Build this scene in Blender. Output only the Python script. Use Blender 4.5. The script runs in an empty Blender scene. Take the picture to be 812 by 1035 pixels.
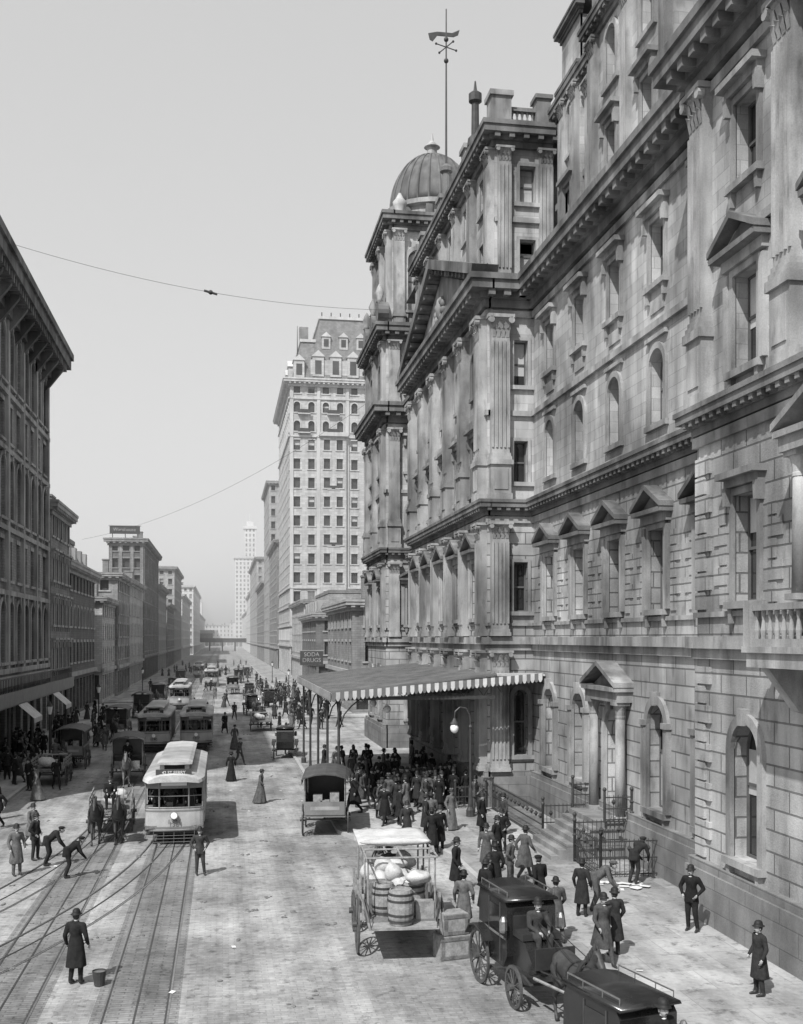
import bpy, math, random
from math import pi, sin, cos, radians, atan2
from mathutils import Matrix, Vector
R=random.Random(7)
scene=bpy.context.scene
# ---------------------------------------------------------------- materials
MATS={}
def mat(name,col,rough=.85,var=.15,scale=1.5,bump=.15,blocks=None,streak=0,metal=0,spec=.25,rnd=None,bdist=.02,fine=25,soot=0,mc=.7):
    m=bpy.data.materials.new(name); m.use_nodes=True; nt=m.node_tree; N=nt.nodes; L=nt.links
    bs=N['Principled BSDF']; bs.inputs['Roughness'].default_value=rough; bs.inputs['Metallic'].default_value=metal
    bs.inputs['Specular IOR Level'].default_value=spec
    tc=N.new('ShaderNodeTexCoord')
    def math_(op,a,b):
        n=N.new('ShaderNodeMath'); n.operation=op
        for i,x in enumerate((a,b)):
            if isinstance(x,(int,float)): n.inputs[i].default_value=x
            else: L.new(x,n.inputs[i])
        return n.outputs[0]
    def noise(sc,detail,vs=None):
        n=N.new('ShaderNodeTexNoise'); n.inputs['Scale'].default_value=sc; n.inputs['Detail'].default_value=detail
        if vs:
            mp=N.new('ShaderNodeMapping'); mp.inputs['Scale'].default_value=vs
            L.new(tc.outputs['Object'],mp.inputs[0]); L.new(mp.outputs[0],n.inputs['Vector'])
        else: L.new(tc.outputs['Object'],n.inputs['Vector'])
        return n.outputs[0]
    def rng(x,a,b,c,d):
        n=N.new('ShaderNodeMapRange'); L.new(x,n.inputs[0])
        for i,v in enumerate((a,b,c,d)): n.inputs[i+1].default_value=v
        return n.outputs[0]
    v=rng(noise(scale,6),.3,.7,col*(1-var),col*(1+var))
    nf=noise(fine,3)
    v=math_('MULTIPLY',v,rng(nf,.3,.7,1-var*.5,1+var*.5))
    if streak: v=math_('MULTIPLY',v,rng(noise(1.3,4,(1,1,.12)),.35,.65,1-streak,1+streak*.4))
    if soot:
        v=math_('MULTIPLY',v,rng(noise(.3,9,(1,1,.7)),.44,.64,1,1-soot)); v=math_('MULTIPLY',v,rng(noise(2.6,6,(1,1,.35)),.55,.72,1,1-soot*.7))
    if rnd:
        oi=N.new('ShaderNodeObjectInfo'); v=math_('MULTIPLY',v,rng(math_('POWER',oi.outputs['Random'],3.0),0,1,rnd[0],rnd[1]))
    h=nf
    if blocks:
        sp=N.new('ShaderNodeSeparateXYZ'); L.new(tc.outputs['Object'],sp.inputs[0])
        cb=N.new('ShaderNodeCombineXYZ')
        if len(blocks)>3:
            L.new(sp.outputs[0],cb.inputs[0]); L.new(sp.outputs[1],cb.inputs[1])
        else:
            L.new(math_('ADD',sp.outputs[0],sp.outputs[1]),cb.inputs[0]); L.new(sp.outputs[2],cb.inputs[1])
        br=N.new('ShaderNodeTexBrick'); L.new(cb.outputs[0],br.inputs['Vector'])
        br.inputs['Scale'].default_value=1; br.inputs['Brick Width'].default_value=blocks[0]; br.inputs['Row Height'].default_value=blocks[1]
        br.inputs['Mortar Size'].default_value=blocks[2]; br.inputs['Mortar Smooth'].default_value=.3
        br.inputs['Color1'].default_value=(1.08,1.08,1.08,1); br.inputs['Color2'].default_value=(.84,.84,.84,1); br.inputs['Mortar'].default_value=(mc,mc,mc,1)
        v=math_('MULTIPLY',v,br.outputs['Color'])
        h=math_('ADD',math_('MULTIPLY',nf,.4),math_('MULTIPLY',br.outputs['Fac'],-1.0))
    L.new(v,bs.inputs['Base Color'])
    bp=N.new('ShaderNodeBump'); bp.inputs['Strength'].default_value=bump; bp.inputs['Distance'].default_value=bdist
    L.new(h,bp.inputs['Height']); L.new(bp.outputs[0],bs.inputs['Normal'])
    MATS[name]=m; return m
mat('limestone',.45,.9,.16,.5,.25,(1.15,.42,.012),.28,soot=.5,mc=.68)
mat('rusticated',.43,.9,.16,.5,.8,(1.5,.56,.03),.28,bdist=.05,soot=.5,mc=.42)
mat('trimstone',.36,.9,.2,.8,.3,None,.4,soot=.55)
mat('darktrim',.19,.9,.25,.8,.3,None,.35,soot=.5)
mat('granite',.23,.85,.2,1.2,.5,(1.8,.6,.02),.2,soot=.3)
mat('leftbrick',.30,.9,.15,.4,.3,(.5,.2,.02),.25,soot=.35)
mat('lefttrim',.40,.9,.15,.6,.3,None,.25,soot=.35)
mat('hotelstone',.44,.9,.1,.2,.2,(1.2,.5,.02),.15)
mat('hoteltrim',.48,.9,.1,.3,.2,None,.15)
mat('slate',.2,.7,.2,1,.4,(.5,.3,.02),.15)
mat('brown',.24,.9,.2,.4,.3,(.6,.25,.02),.2)
mat('browntrim',.34,.9,.15,.4,.3,None,.2)
mat('palebrick',.42,.9,.15,.3,.3,(.6,.25,.02),.15)  # light brick; its paleness also paints in mid-distance haze
mat('darkbrick',.15,.9,.15,.3,.3,(.6,.25,.02),.15)
mat('hazybrick',.36,.9,.1,.2,.2,(.6,.25,.02),.1)  # distant brick with haze painted into the lightened base colour
mat('farstone',.56,.95,.08,.1,.1)  # farthest walls: aerial haze put into the colour, pale and low contrast
mat('glass',.02,.07,.3,.3,.12,spec=.8,fine=1.2,bdist=.05)
mat('midglass',.06,.25,.3,.3,.08,spec=.5)  # window glass made greyer, painting in haze at middle distance
mat('farhazeglass',.2,.5,.2,.3,.05,spec=.3)  # farthest windows: haze painted as a light grey base colour
mat('frame',.10,.6,.2,2,.1)
mat('blind',.42,.9,.15,1,.1)
mat('iron',.045,.5,.3,3,.2,spec=.4)
mat('wireiron',.06,.6,.1,3,.1)
mat('roofing',.16,.9,.25,.8,.3,None,.2)
mat('domecopper',.13,.6,.25,1,.3,None,.4)
mat('tin',.42,.55,.25,1.2,.2,soot=.35)
mat('darktin',.14,.6,.25,1.2,.2)
mat('canvas',.55,.9,.15,3,.3,soot=.25)
mat('tarp',.07,.6,.3,2,.3)
mat('blackpaint',.018,.22,.3,2,.05,spec=.6)
mat('darkpaint',.06,.35,.3,2,.08,spec=.5)
mat('creampaint',.36,.4,.15,2,.1,spec=.4,soot=.3)
mat('midpaint',.17,.4,.2,2,.1,spec=.4)
mat('wood',.25,.8,.3,6,.3)
mat('oldwood',.15,.85,.35,6,.3)
mat('steel',.35,.35,.2,8,.1,metal=.8)
mat('cloth',.032,.95,.3,9,.4,rnd=(.4,4.0))
mat('trouser',.04,.95,.3,9,.4,rnd=(.4,3))
mat('shirt',.6,.9,.1,9,.2)
mat('skin',.36,.6,.08,9,.1)
mat('hair',.04,.7,.3,30,.3)
mat('hat',.02,.6,.2,9,.1)
mat('horsehide',.04,.55,.35,3,.15,rnd=(.6,4.5),spec=.35)
mat('leather',.03,.5,.2,5,.1,spec=.4)
mat('sack',.45,.95,.2,6,.5)
mat('signwhite',.65,.7,.05,3,.05)
mat('signdark',.06,.7,.1,3,.05)
mat('ground_earth',.3,.95,.1,.05,.1)
mat('kerbstone',.38,.85,.15,2,.3)
mat('lampglass',.8,.2,.05,3,.02,spec=.8)
def road_mat(name,base,bw,bh,mort,dark,bump,mc):
    m=mat(name,base,.92,.2,.3,bump,(bw,bh,mort,1),fine=7,bdist=.012,mc=mc,spec=.15)
    nt=m.node_tree; N=nt.nodes; L=nt.links; bs=N['Principled BSDF']
    src=bs.inputs['Base Color'].links[0].from_socket; tc=N.new('ShaderNodeTexCoord')
    def layer(src,vs,sc,det,rg,a,b,c,d):
        mp=N.new('ShaderNodeMapping'); mp.inputs['Scale'].default_value=vs; n=N.new('ShaderNodeTexNoise'); n.inputs['Scale'].default_value=sc; n.inputs['Detail'].default_value=det; n.inputs['Roughness'].default_value=rg
        L.new(tc.outputs['Object'],mp.inputs[0]); L.new(mp.outputs[0],n.inputs[0])
        r=N.new('ShaderNodeMapRange')
        for i,v in enumerate((a,b,c,d)): r.inputs[i+1].default_value=v
        L.new(n.outputs[0],r.inputs[0]); a_=N.new('ShaderNodeMath'); a_.operation='MULTIPLY'; L.new(src,a_.inputs[0]); L.new(r.outputs[0],a_.inputs[1]); return a_.outputs[0]
    s=layer(src,(1.1,.09,1),1,7,.6,.35,.65,1-dark,1+dark*.5)
    s=layer(s,(1,1,1),2.4,9,.72,.53,.66,1,.48)
    s=layer(s,(1,.6,1),.22,6,.6,.4,.62,1.1,.72)
    s=layer(s,(1,.5,1),.9,7,.7,.48,.64,1,.72)
    s=layer(s,(1,1,1),14,5,.8,.58,.75,1,.5)
    L.new(s,bs.inputs['Base Color'])
road_mat('roadsetts',.36,.32,.13,.012,.26,.6,.8)
road_mat('trackbed',.25,.5,.14,.02,.3,.6,.68)
road_mat('flagstone',.38,1.9,1.4,.012,.16,.2,.68)
# ---------------------------------------------------------------- builder
class B:
    def __init__(s): s.p={}; s.M=None
    def add(s,k,vs,fs):
        P=s.p.setdefault(k,([],[])); n=len(P[0])
        if s.M is not None:
            M=s.M; vs=[(M[0][0]*x+M[0][1]*y+M[0][2]*z+M[0][3],M[1][0]*x+M[1][1]*y+M[1][2]*z+M[1][3],M[2][0]*x+M[2][1]*y+M[2][2]*z+M[2][3]) for x,y,z in vs]
        P[0].extend(vs); P[1].extend([tuple(i+n for i in f) for f in fs])
    def box(s,k,x0,x1,y0,y1,z0,z1):
        s.add(k,[(x0,y0,z0),(x1,y0,z0),(x1,y1,z0),(x0,y1,z0),(x0,y0,z1),(x1,y0,z1),(x1,y1,z1),(x0,y1,z1)],
              [(0,3,2,1),(4,5,6,7),(0,1,5,4),(1,2,6,5),(2,3,7,6),(3,0,4,7)])
    def prism(s,k,poly,y0,y1):
        n=len(poly); s.add(k,[(a,y0,c) for a,c in poly]+[(a,y1,c) for a,c in poly],
            [tuple(range(n)),tuple(range(2*n-1,n-1,-1))]+[(i,i+n,(i+1)%n+n,(i+1)%n) for i in range(n)])
    def prismx(s,k,poly,x0,x1):
        n=len(poly); s.add(k,[(x0,a,c) for a,c in poly]+[(x1,a,c) for a,c in poly],
            [tuple(range(n-1,-1,-1)),tuple(range(n,2*n))]+[(i,(i+1)%n,(i+1)%n+n,i+n) for i in range(n)])
    def rings(s,k,rs,cap=True):
        n=len(rs[0]); vs=[p for r in rs for p in r]; fs=[]
        for j in range(len(rs)-1):
            for i in range(n):
                i2=(i+1)%n; fs.append((j*n+i,j*n+i2,(j+1)*n+i2,(j+1)*n+i))
        if cap: fs.append(tuple(range(n-1,-1,-1))); fs.append(tuple((len(rs)-1)*n+i for i in range(n)))
        s.add(k,vs,fs)
    def cyl(s,k,p0,p1,r0,r1=None,n=8,mids=()):
        if r1 is None: r1=r0
        p0=Vector(p0); p1=Vector(p1); d=(p1-p0)
        if d.length<1e-6: return
        z=d.normalized(); x=z.orthogonal().normalized(); y=z.cross(x)
        st=[(0,r0)]+list(mids)+[(1,r1)]
        s.rings(k,[[tuple(p0+d*t+(x*cos(2*pi*i/n)+y*sin(2*pi*i/n))*r) for i in range(n)] for t,r in st])
    def lathe(s,k,c,prof,n=16,sx=1,sy=1):
        s.rings(k,[[(c[0]+sx*r*cos(2*pi*i/n),c[1]+sy*r*sin(2*pi*i/n),c[2]+z) for i in range(n)] for r,z in prof])
    def ball(s,k,c,rx,ry=None,rz=None,n=10,m=7,f=None):
        ry=ry or rx; rz=rz or rx; rs=[]
        for j in range(m+1):
            t=-pi/2+pi*j/m; t=max(min(t,pi/2-.02),-pi/2+.02)
            ring=[]
            for i in range(n):
                a=2*pi*i/n; p=(rx*cos(t)*cos(a),ry*cos(t)*sin(a),rz*sin(t))
                if f: p=f(p)
                ring.append((c[0]+p[0],c[1]+p[1],c[2]+p[2]))
            rs.append(ring)
        s.rings(k,rs)
    def capsule(s,k,p0,r0,p1,r1,n=12):
        s.cyl(k,p0,p1,r0,r1,n); s.ball(k,p0,r0,n=n,m=8); s.ball(k,p1,r1,n=n,m=8)
    def meshes(s):
        out=[]
        for k,(v,f) in s.p.items():
            sm=k.endswith('~'); kk=k.rstrip('~'); part,mt=kk.split(':')
            me=bpy.data.meshes.new(part); me.from_pydata(v,[],f); me.materials.append(MATS[mt])
            if sm: me.polygons.foreach_set('use_smooth',[True]*len(me.polygons))
            me.update(); out.append((part,me))
        return out
    def single(s,name):
        V=[];F=[];MI=[];SM=[];ml=[]
        for k,(v,f) in s.p.items():
            sm=k.endswith('~'); mt=k.rstrip('~').split(':')[1]
            if mt not in ml: ml.append(mt)
            n=len(V); V+=v; F+=[tuple(i+n for i in q) for q in f]; MI+=[ml.index(mt)]*len(f); SM+=[sm]*len(f)
        me=bpy.data.meshes.new(name); me.from_pydata(V,[],F)
        for m in ml: me.materials.append(MATS[m])
        me.polygons.foreach_set('material_index',MI); me.polygons.foreach_set('use_smooth',SM); me.update(); return me
def place(name,parts,loc=(0,0,0),rot=0,sc=1):
    e=bpy.data.objects.new(name,None); scene.collection.objects.link(e)
    e.location=loc; e.rotation_euler=(0,0,rot); e.scale=(sc,sc,sc)
    for part,me in parts:
        o=bpy.data.objects.new(part,me); scene.collection.objects.link(o); o.parent=e
    return e
def placemesh(name,me,loc=(0,0,0),rot=0,sc=1):
    o=bpy.data.objects.new(name,me); scene.collection.objects.link(o); o.location=loc; o.rotation_euler=(0,0,rot); o.scale=(sc,sc,sc); return o
def text(parent,s,loc,size,rot,mt,name='lettering'):
    c=bpy.data.curves.new(name,'FONT'); c.body=s; c.size=size; c.extrude=.01; c.align_x='CENTER'; c.align_y='CENTER'
    c.materials.append(MATS[mt]); o=bpy.data.objects.new(name,c); scene.collection.objects.link(o)
    o.location=loc; o.rotation_euler=rot; o.parent=parent; return o
def MR(X): return Matrix(((0,-1,0,X),(1,0,0,0),(0,0,1,0),(0,0,0,1)))
def ML(X): return Matrix(((0,1,0,X),(1,0,0,0),(0,0,1,0),(0,0,0,1)))
def ME(Y): return Matrix(((1,0,0,0),(0,-1,0,Y),(0,0,1,0),(0,0,0,1)))
# ---------------------------------------------------------------- facade kit (u, out, z)
def outline(c,w,zb,zt,arch,o=0,n=12):
    l=c-w/2-o; r=c+w/2+o
    if not arch: return [(l,zb),(l,zt+o),(r,zt+o),(r,zb)]
    sp=zt-w/2; rr=w/2+o
    return [(l,zb)]+[(c-rr*cos(pi*i/n),sp+rr*sin(pi*i/n)) for i in range(n+1)]+[(r,zb)]
def cell(b,wk,a,e,z0,z1,c,w,zb,zt,arch=False,d=.42,lod=1,gk='glass',blind=.33):
    l=c-w/2; r=c+w/2
    def q(u0,u1,v0,v1,y=0,k=wk):
        if u1-u0>1e-3 and v1-v0>1e-3: b.add(k,[(u0,y,v0),(u1,y,v0),(u1,y,v1),(u0,y,v1)],[(0,1,2,3)])
    q(a,l,z0,z1); q(r,e,z0,z1); q(l,r,z0,zb)
    ol=outline(c,w,zb,zt,arch)
    if arch:
        ar=ol[1:-1]
        for (x0,y0),(x1,y1) in zip(ar,ar[1:]): b.add(wk,[(x0,0,y0),(x1,0,y1),(x1,0,z1),(x0,0,z1)],[(0,1,2,3)])
    else: q(l,r,zt,z1)
    n=len(ol)
    b.add(wk,[(x,0,z) for x,z in ol]+[(x,-d,z) for x,z in ol],[(i,(i+1)%n,(i+1)%n+n,i+n) for i in range(n)])
    b.add('window_glass:'+gk,[(x,-d,z) for x,z in ol],[tuple(range(n))])
    if lod>=1:
        t=.07; k='window_frames:frame'
        il=outline(c,w-2*t,zb+t,zt-t,arch)
        b.add(k,[(x,-d+.06,z) for x,z in ol]+[(x,-d+.06,z) for x,z in il]+[(x,-d,z) for x,z in il],
              [(i,(i+1)%n,(i+1)%n+n,i+n) for i in range(n)]+[(i+n,(i+1)%n+n,(i+1)%n+2*n,i+2*n) for i in range(n)])
        zm=(zb+zt)/2+R.choice((0,0,.15)); b.box(k,l+t,r-t,-d-.01,-d+.07,zm-.04,zm+.04)
        if w>1.0: b.box(k,c-.025,c+.025,-d-.01,-d+.05,zb+t,zt-.05)
        if R.random()<blind:
            zz=zm-(.6 if R.random()<.3 else 0)+R.uniform(-.3,.5)*(zt-zm)*.6; top=zt-t if not arch else zt-w/2
            if top-zz>.1: b.box('window_blinds:blind',l+t,r-t,-d-.02,-d+.02,max(zz,zb+.1),top)
    elif R.random()<blind*.6: b.box('window_blinds:blind',l+.05,r-.05,-d-.02,-d+.02,(zb+zt)/2,zt-.1-(w/2 if arch else 0))
def surround(b,k,c,w,zb,zt,arch,t=.25,p=.1,key=False):
    a=outline(c,w,zb,zt,arch); o=outline(c,w,zb,zt,arch,t); n=len(a)
    b.add(k,[(x,p,z) for x,z in a]+[(x,p,z) for x,z in o]+[(x,-.02,z) for x,z in a]+[(x,-.02,z) for x,z in o],
        [f for i in range(n-1) for f in ((i,i+1,i+1+n,i+n),(i,i+1,i+1+2*n,i+2*n),(i+n,i+1+n,i+1+3*n,i+3*n))])
    if key: b.prism(k,[(c-.13,zt-.05),(c+.13,zt-.05),(c+.2,zt+t+.12),(c-.2,zt+t+.12)],-.02,p+.12)
def sill(b,k,c,w,z,p=.22,br=True):
    b.box(k,c-w/2-.3,c+w/2+.3,-.02,p,z-.2,z-.003)
    if br:
        for s in (-1,1): b.prism(k,[(c+s*(w/2+.08)-.1,z-.2),(c+s*(w/2+.08)+.1,z-.2),(c+s*(w/2+.08)+.06,z-.6),(c+s*(w/2+.08)-.06,z-.6)],-.02,p*.7)
def hood(b,k,c,w,z,p=.42):
    b.box(k,c-w/2-.3,c+w/2+.3,-.02,p*.5,z,z+.22); b.box(k,c-w/2-.42,c+w/2+.42,-.02,p,z+.22,z+.4)
    for s in (-1,1): b.prism(k,[(c+s*(w/2+.2)-.11,z),(c+s*(w/2+.2)+.11,z),(c+s*(w/2+.2)+.07,z-.5),(c+s*(w/2+.2)-.07,z-.5)],-.02,p*.6)
def pediment(b,k,c,w,z,h,p=.45):
    b.box(k,c-w/2,c+w/2,-.02,p,z,z+.16)
    b.prism(k,[(c-w/2+.1,z+.16),(c+w/2-.1,z+.16),(c,z+h-.1)],-.02,p*.35)
    t=.18
    for s in (-1,1): b.prism(k,[(c+s*(w/2+.03),z+.165),(c,z+h),(c,z+h+t),(c+s*(w/2+.03),z+.165+t)],-.02,p+.04)
def band(b,k,u0,u1,z0,z1,p,e0=0,e1=0): b.box(k,u0-e0*p,u1+e1*p,-.1,p,z0,z1)
def cornice(b,k,u0,u1,z,h,p,e0=1,e1=1,mod=0,dk=None):
    band(b,k,u0,u1,z,z+.28*h,p*.25,e0,e1); band(b,k,u0,u1,z+.28*h,z+.5*h,p*.42,e0,e1)
    band(b,k,u0,u1,z+.5*h,z+.8*h,p*.9,e0,e1); band(b,k,u0,u1,z+.8*h,z+h,p,e0,e1)
    if mod:
        n=int((u1-u0)/mod)
        for i in range(n+1):
            u=u0+(u1-u0)*i/max(n,1); b.box(dk or k,u-mod*.22,u+mod*.22,p*.3,p*.82,z+.3*h,z+.497*h)
def capital(b,k,u,w,z,h,p,y0=-.02):
    b.rings(k,[[(u-w/2*f,y0,z+h*t),(u+w/2*f,y0,z+h*t),(u+w/2*f,p+w*(f-1)*.5,z+h*t),(u-w/2*f,p+w*(f-1)*.5,z+h*t)] for t,f in ((0,1.0),(.3,1.02),(.6,1.1),(.85,1.3))])
    b.box(k,u-w*.72,u+w*.72,y0,p+w*.25,z+h*.85,z+h)
    for row,(t0,t1,f) in enumerate(((.02,.42,.14),(.35,.75,.2))):
        m=4-row
        for i in range(m):
            uc=u-w/2+w*(i+.5)/m; lw=w/m*.36
            b.add(k,[(uc-lw,p+.02,z+h*t0),(uc+lw,p+.02,z+h*t0),(uc+lw*1.1,p+f*.7,z+h*(t1-.06)),(uc-lw*1.1,p+f*.7,z+h*(t1-.06)),(uc,p+f*1.3,z+h*t1),(uc,p,z+h*t1)],[(0,1,2,3),(3,2,4),(0,3,4,5),(1,2,4,5)])
    for s in (-1,1): b.cyl(k,(u+s*w*.55,p+w*.02,z+h*.74),(u+s*w*.55,p+w*.25,z+h*.74),h*.14,n=10)
def pilaster(b,k,u,w,z0,z1,p=.3,ped=0,cap=.9,flutes=4):
    if ped:
        b.box(k,u-w*.62,u+w*.62,-.02,p+.14,z0,z0+ped*.15); b.box(k,u-w*.56,u+w*.56,-.02,p+.08,z0+ped*.15,z0+ped*.88)
        b.box(k,u-w*.64,u+w*.64,-.02,p+.18,z0+ped*.88,z0+ped); b.box(k,u-w*.38,u+w*.38,p+.08,p+.12,z0+ped*.25,z0+ped*.78); z0+=ped
    b.box(k,u-w*.6,u+w*.6,-.02,p+.1,z0,z0+.18); b.box(k,u-w*.55,u+w*.55,-.02,p+.05,z0+.18,z0+.34)
    b.box(k,u-w/2,u+w/2,-.02,p,z0+.34,z1-cap)
    if flutes:
        fw=w/(flutes*2+1)
        for i in range(flutes+1): b.box(k,u-w/2+fw*(2*i)+.01,u-w/2+fw*(2*i+1),p-.01,p+.06,z0+.6,z1-cap-.15)
    capital(b,k,u,w,z1-cap,cap,p)
def column(b,k,u,r,z0,z1,y,cap=.6):
    b.box(k,u-r*1.3,u+r*1.3,y-r*1.3,y+r*1.3,z0,z0+.15)
    b.cyl(k+'~',(u,y,z0+.15),(u,y,z1-cap),r,r*.86,16)
    b.lathe(k,(u,y,z1-cap),[(r*.95,0),(r*.95,.08),(r*.88,.1),(r*1.0,cap*.5),(r*1.3,cap*.8)],12); b.box(k,u-r*1.4,u+r*1.4,y-r*1.4,y+r*1.4,z1-cap*.2,z1)
def facade(b,u0,u1,bays,storeys,lod=1,gk='glass'):
    bd=[u0]+[(p+q)/2 for p,q in zip(bays,bays[1:])]+[u1]
    for S in storeys:
        z0,z1,w,zb,zt,arch,st,wk=S[:8]
        tk=S[8] if len(S)>8 else 'trim:trimstone'
        for i,c in enumerate(bays):
            cell(b,wk,bd[i],bd[i+1],z0,z1,c,w,zb,zt,arch,lod=lod,gk=gk)
            if st=='ped':
                surround(b,tk,c,w,zb,zt,False,.2,.1); sill(b,tk,c,w,zb)
                for s in (-1,1): b.box(tk,c+s*(w/2+.34)-.12,c+s*(w/2+.34)+.12,-.02,.16,zb,zt+.1)
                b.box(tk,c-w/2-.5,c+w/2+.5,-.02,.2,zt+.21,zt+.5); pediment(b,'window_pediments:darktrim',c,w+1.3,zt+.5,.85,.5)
            elif st=='arch': surround(b,tk,c,w,zb,zt,True,.28,.12,True); sill(b,tk,c,w,zb,.25)
            elif st=='archlite': surround(b,tk,c,w,zb,zt,True,.22,.1,False); sill(b,tk,c,w,zb,.15,False)
            elif st=='hood': surround(b,tk,c,w,zb,zt,False,.2,.09); hood(b,tk,c,w,zt+.22); sill(b,tk,c,w,zb)
            elif st=='plain': surround(b,tk,c,w,zb,zt,False,.15,.07); sill(b,tk,c,w,zb,.16,False)
            elif st=='sill': sill(b,tk,c,w,zb,.15,False); b.box(tk,c-w/2-.15,c+w/2+.15,-.02,.06,zt,zt+.3)
def quoins(b,k,u,s,z0,z1,h=.56):
    n=int((z1-z0)/h)
    for i in range(n):
        L_=.95 if i%2 else .6
        a,c=sorted((u,u+s*L_)); b.box(k,a,c,-.02,.09,z0+i*h+.03,z0+(i+1)*h-.03)
def blockedframe(b,k,c,w,z0,z1,h=.56):
    n=int((z1-z0)/h)
    for i in range(n):
        L_=.75 if i%2 else .42
        for s in (-1,1):
            a,d=sorted((c+s*(w/2+.5),c+s*(w/2+.5+L_))); b.box(k,a,d,-.02,.05,z0+i*h+.03,z0+(i+1)*h-.03)
def balustrade(b,k,p0,p1,z,h=1.1,n=10,t=.14):
    p0=Vector(p0);p1=Vector(p1); d=(p1-p0)
    pd=Vector((-d.y,d.x)).normalized()*t
    def slab(z0,z1,f):
        c=[p0-pd*f,p1-pd*f,p1+pd*f,p0+pd*f]
        b.add(k,[(q.x,q.y,z0) for q in c]+[(q.x,q.y,z1) for q in c],[(0,3,2,1),(4,5,6,7),(0,1,5,4),(1,2,6,5),(2,3,7,6),(3,0,4,7)])
    slab(z,z+h*.18,1); slab(z+h*.85,z+h,1.1)
    for i in range(n):
        q=p0+d*((i+.5)/n); b.lathe(k,(q.x,q.y,z+h*.18),[(t*.5,0),(t*.75,h*.2),(t*.35,h*.45),(t*.6,h*.6),(t*.6,h*.67)],8)
# ================================================================ GRAND STATION
W='walls:limestone'; WR='walls:rusticated'; T='trim:trimstone'; DT='cornices:darktrim'; GP='plinth:granite'
g=B()
SG=(0,7.9,1.5,2.3,6.0,True,'arch',WR); S1=(7.9,14.7,1.3,9.3,12.1,False,'ped',WR)
S2=(14.7,19.4,1.3,15.8,18.4,True,'archlite',W); S3=(19.4,25.0,1.25,20.7,22.9,False,'hood',W)
def levels(u0,u1,e0=0,e1=0,top=True):
    band(g,GP,u0,u1,0,1.6,.28,e0,e1); band(g,GP,u0,u1,1.6,1.85,.2,e0,e1)
    band(g,T,u0,u1,7.7,8.0,.14,e0,e1); band(g,T,u0,u1,8.0,8.35,.28,e0,e1)
    band(g,T,u0,u1,8.9,9.05,.1,e0,e1)
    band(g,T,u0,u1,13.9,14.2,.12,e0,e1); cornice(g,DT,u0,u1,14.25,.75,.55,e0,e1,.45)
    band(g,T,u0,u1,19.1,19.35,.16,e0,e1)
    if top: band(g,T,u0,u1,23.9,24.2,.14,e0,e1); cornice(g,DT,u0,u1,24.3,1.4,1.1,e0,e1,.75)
g.M=MR(15); bays=[31.8,36,40.2,44.4,48.6]
facade(g,30.4,51.4,bays,[S1,S2,S3])
for c in bays: blockedframe(g,WR,c,1.3,9.2,12.1)
for i,c in enumerate(bays):
    a=30.4 if i==0 else c-2.1; e=51.4 if i==4 else c+2.1
    if abs(c-40.2)<.1:
        cell(g,WR,a,e,0,7.9,c,1.7,1.5,5.6,True,d=.7,blind=0)
        surround(g,T,c,1.7,1.5,5.6,True,.3,.15,True)
        for s in (-1,1): column(g,'entrance_columns:trimstone',c+s*1.45,.2,1.5,5.9,.35)
        g.box(T,c-1.8,c+1.8,-.02,.6,5.9,6.3); pediment(g,T,c,3.8,6.3,.95,.75)
        g.box('entrance_doors:frame',c-.05,c+.05,-.68,-.6,1.5,4.6); g.box('entrance_doors:frame',c-.85,c+.85,-.7,-.62,4.5,4.7)
        g.box('steps:granite',c-1.7,c+1.7,.0,1.3,0,1.5)
        for j in range(6): g.box('steps:granite',c-1.7,c+1.7,1.3+.3*j,1.3+.3*(j+1),0,1.5-.2*(j+1))
    else:
        cell(g,WR,a,e,0,7.9,c,1.5,2.3,6.0,True); surround(g,T,c,1.5,2.3,6.0,True,.3,.12,True); sill(g,T,c,1.5,2.3,.25)
        g.box(T,c-.8,c+.8,-.02,.08,1.95,2.1)
        for s in (-1,1): g.box(T,c+s*1.0-.14,c+s*1.0+.14,-.02,.2,2.3,5.2); g.box(T,c+s*1.0-.2,c+s*1.0+.2,-.02,.26,5.2,5.4)
levels(30.4,51.4)
for c in bays: g.box(T,c-.6,c+.6,-.02,.06,19.7,20.2); g.box(T,c-.9,c+.9,-.02,.14,18.75,18.9)
g.M=MR(16.3)
facade(g,12,51.4,[14.5,18.8,22.9,27.3,31.8,36,40.2,44.4,48.6],[(25,29.4,1.2,26.4,28.6,False,'plain',W),(29.4,33.2,1.2,30.2,32.2,True,'archlite',W)])
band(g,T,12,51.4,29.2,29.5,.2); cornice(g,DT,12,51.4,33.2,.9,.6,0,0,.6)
for c in [12.5,16.7,20.9,25.1,29.6,33.9,38.1,42.3,46.5]:
    pilaster(g,T,c,.8,25.7,33.2,.25,0,.7,0)
g.M=None
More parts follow.
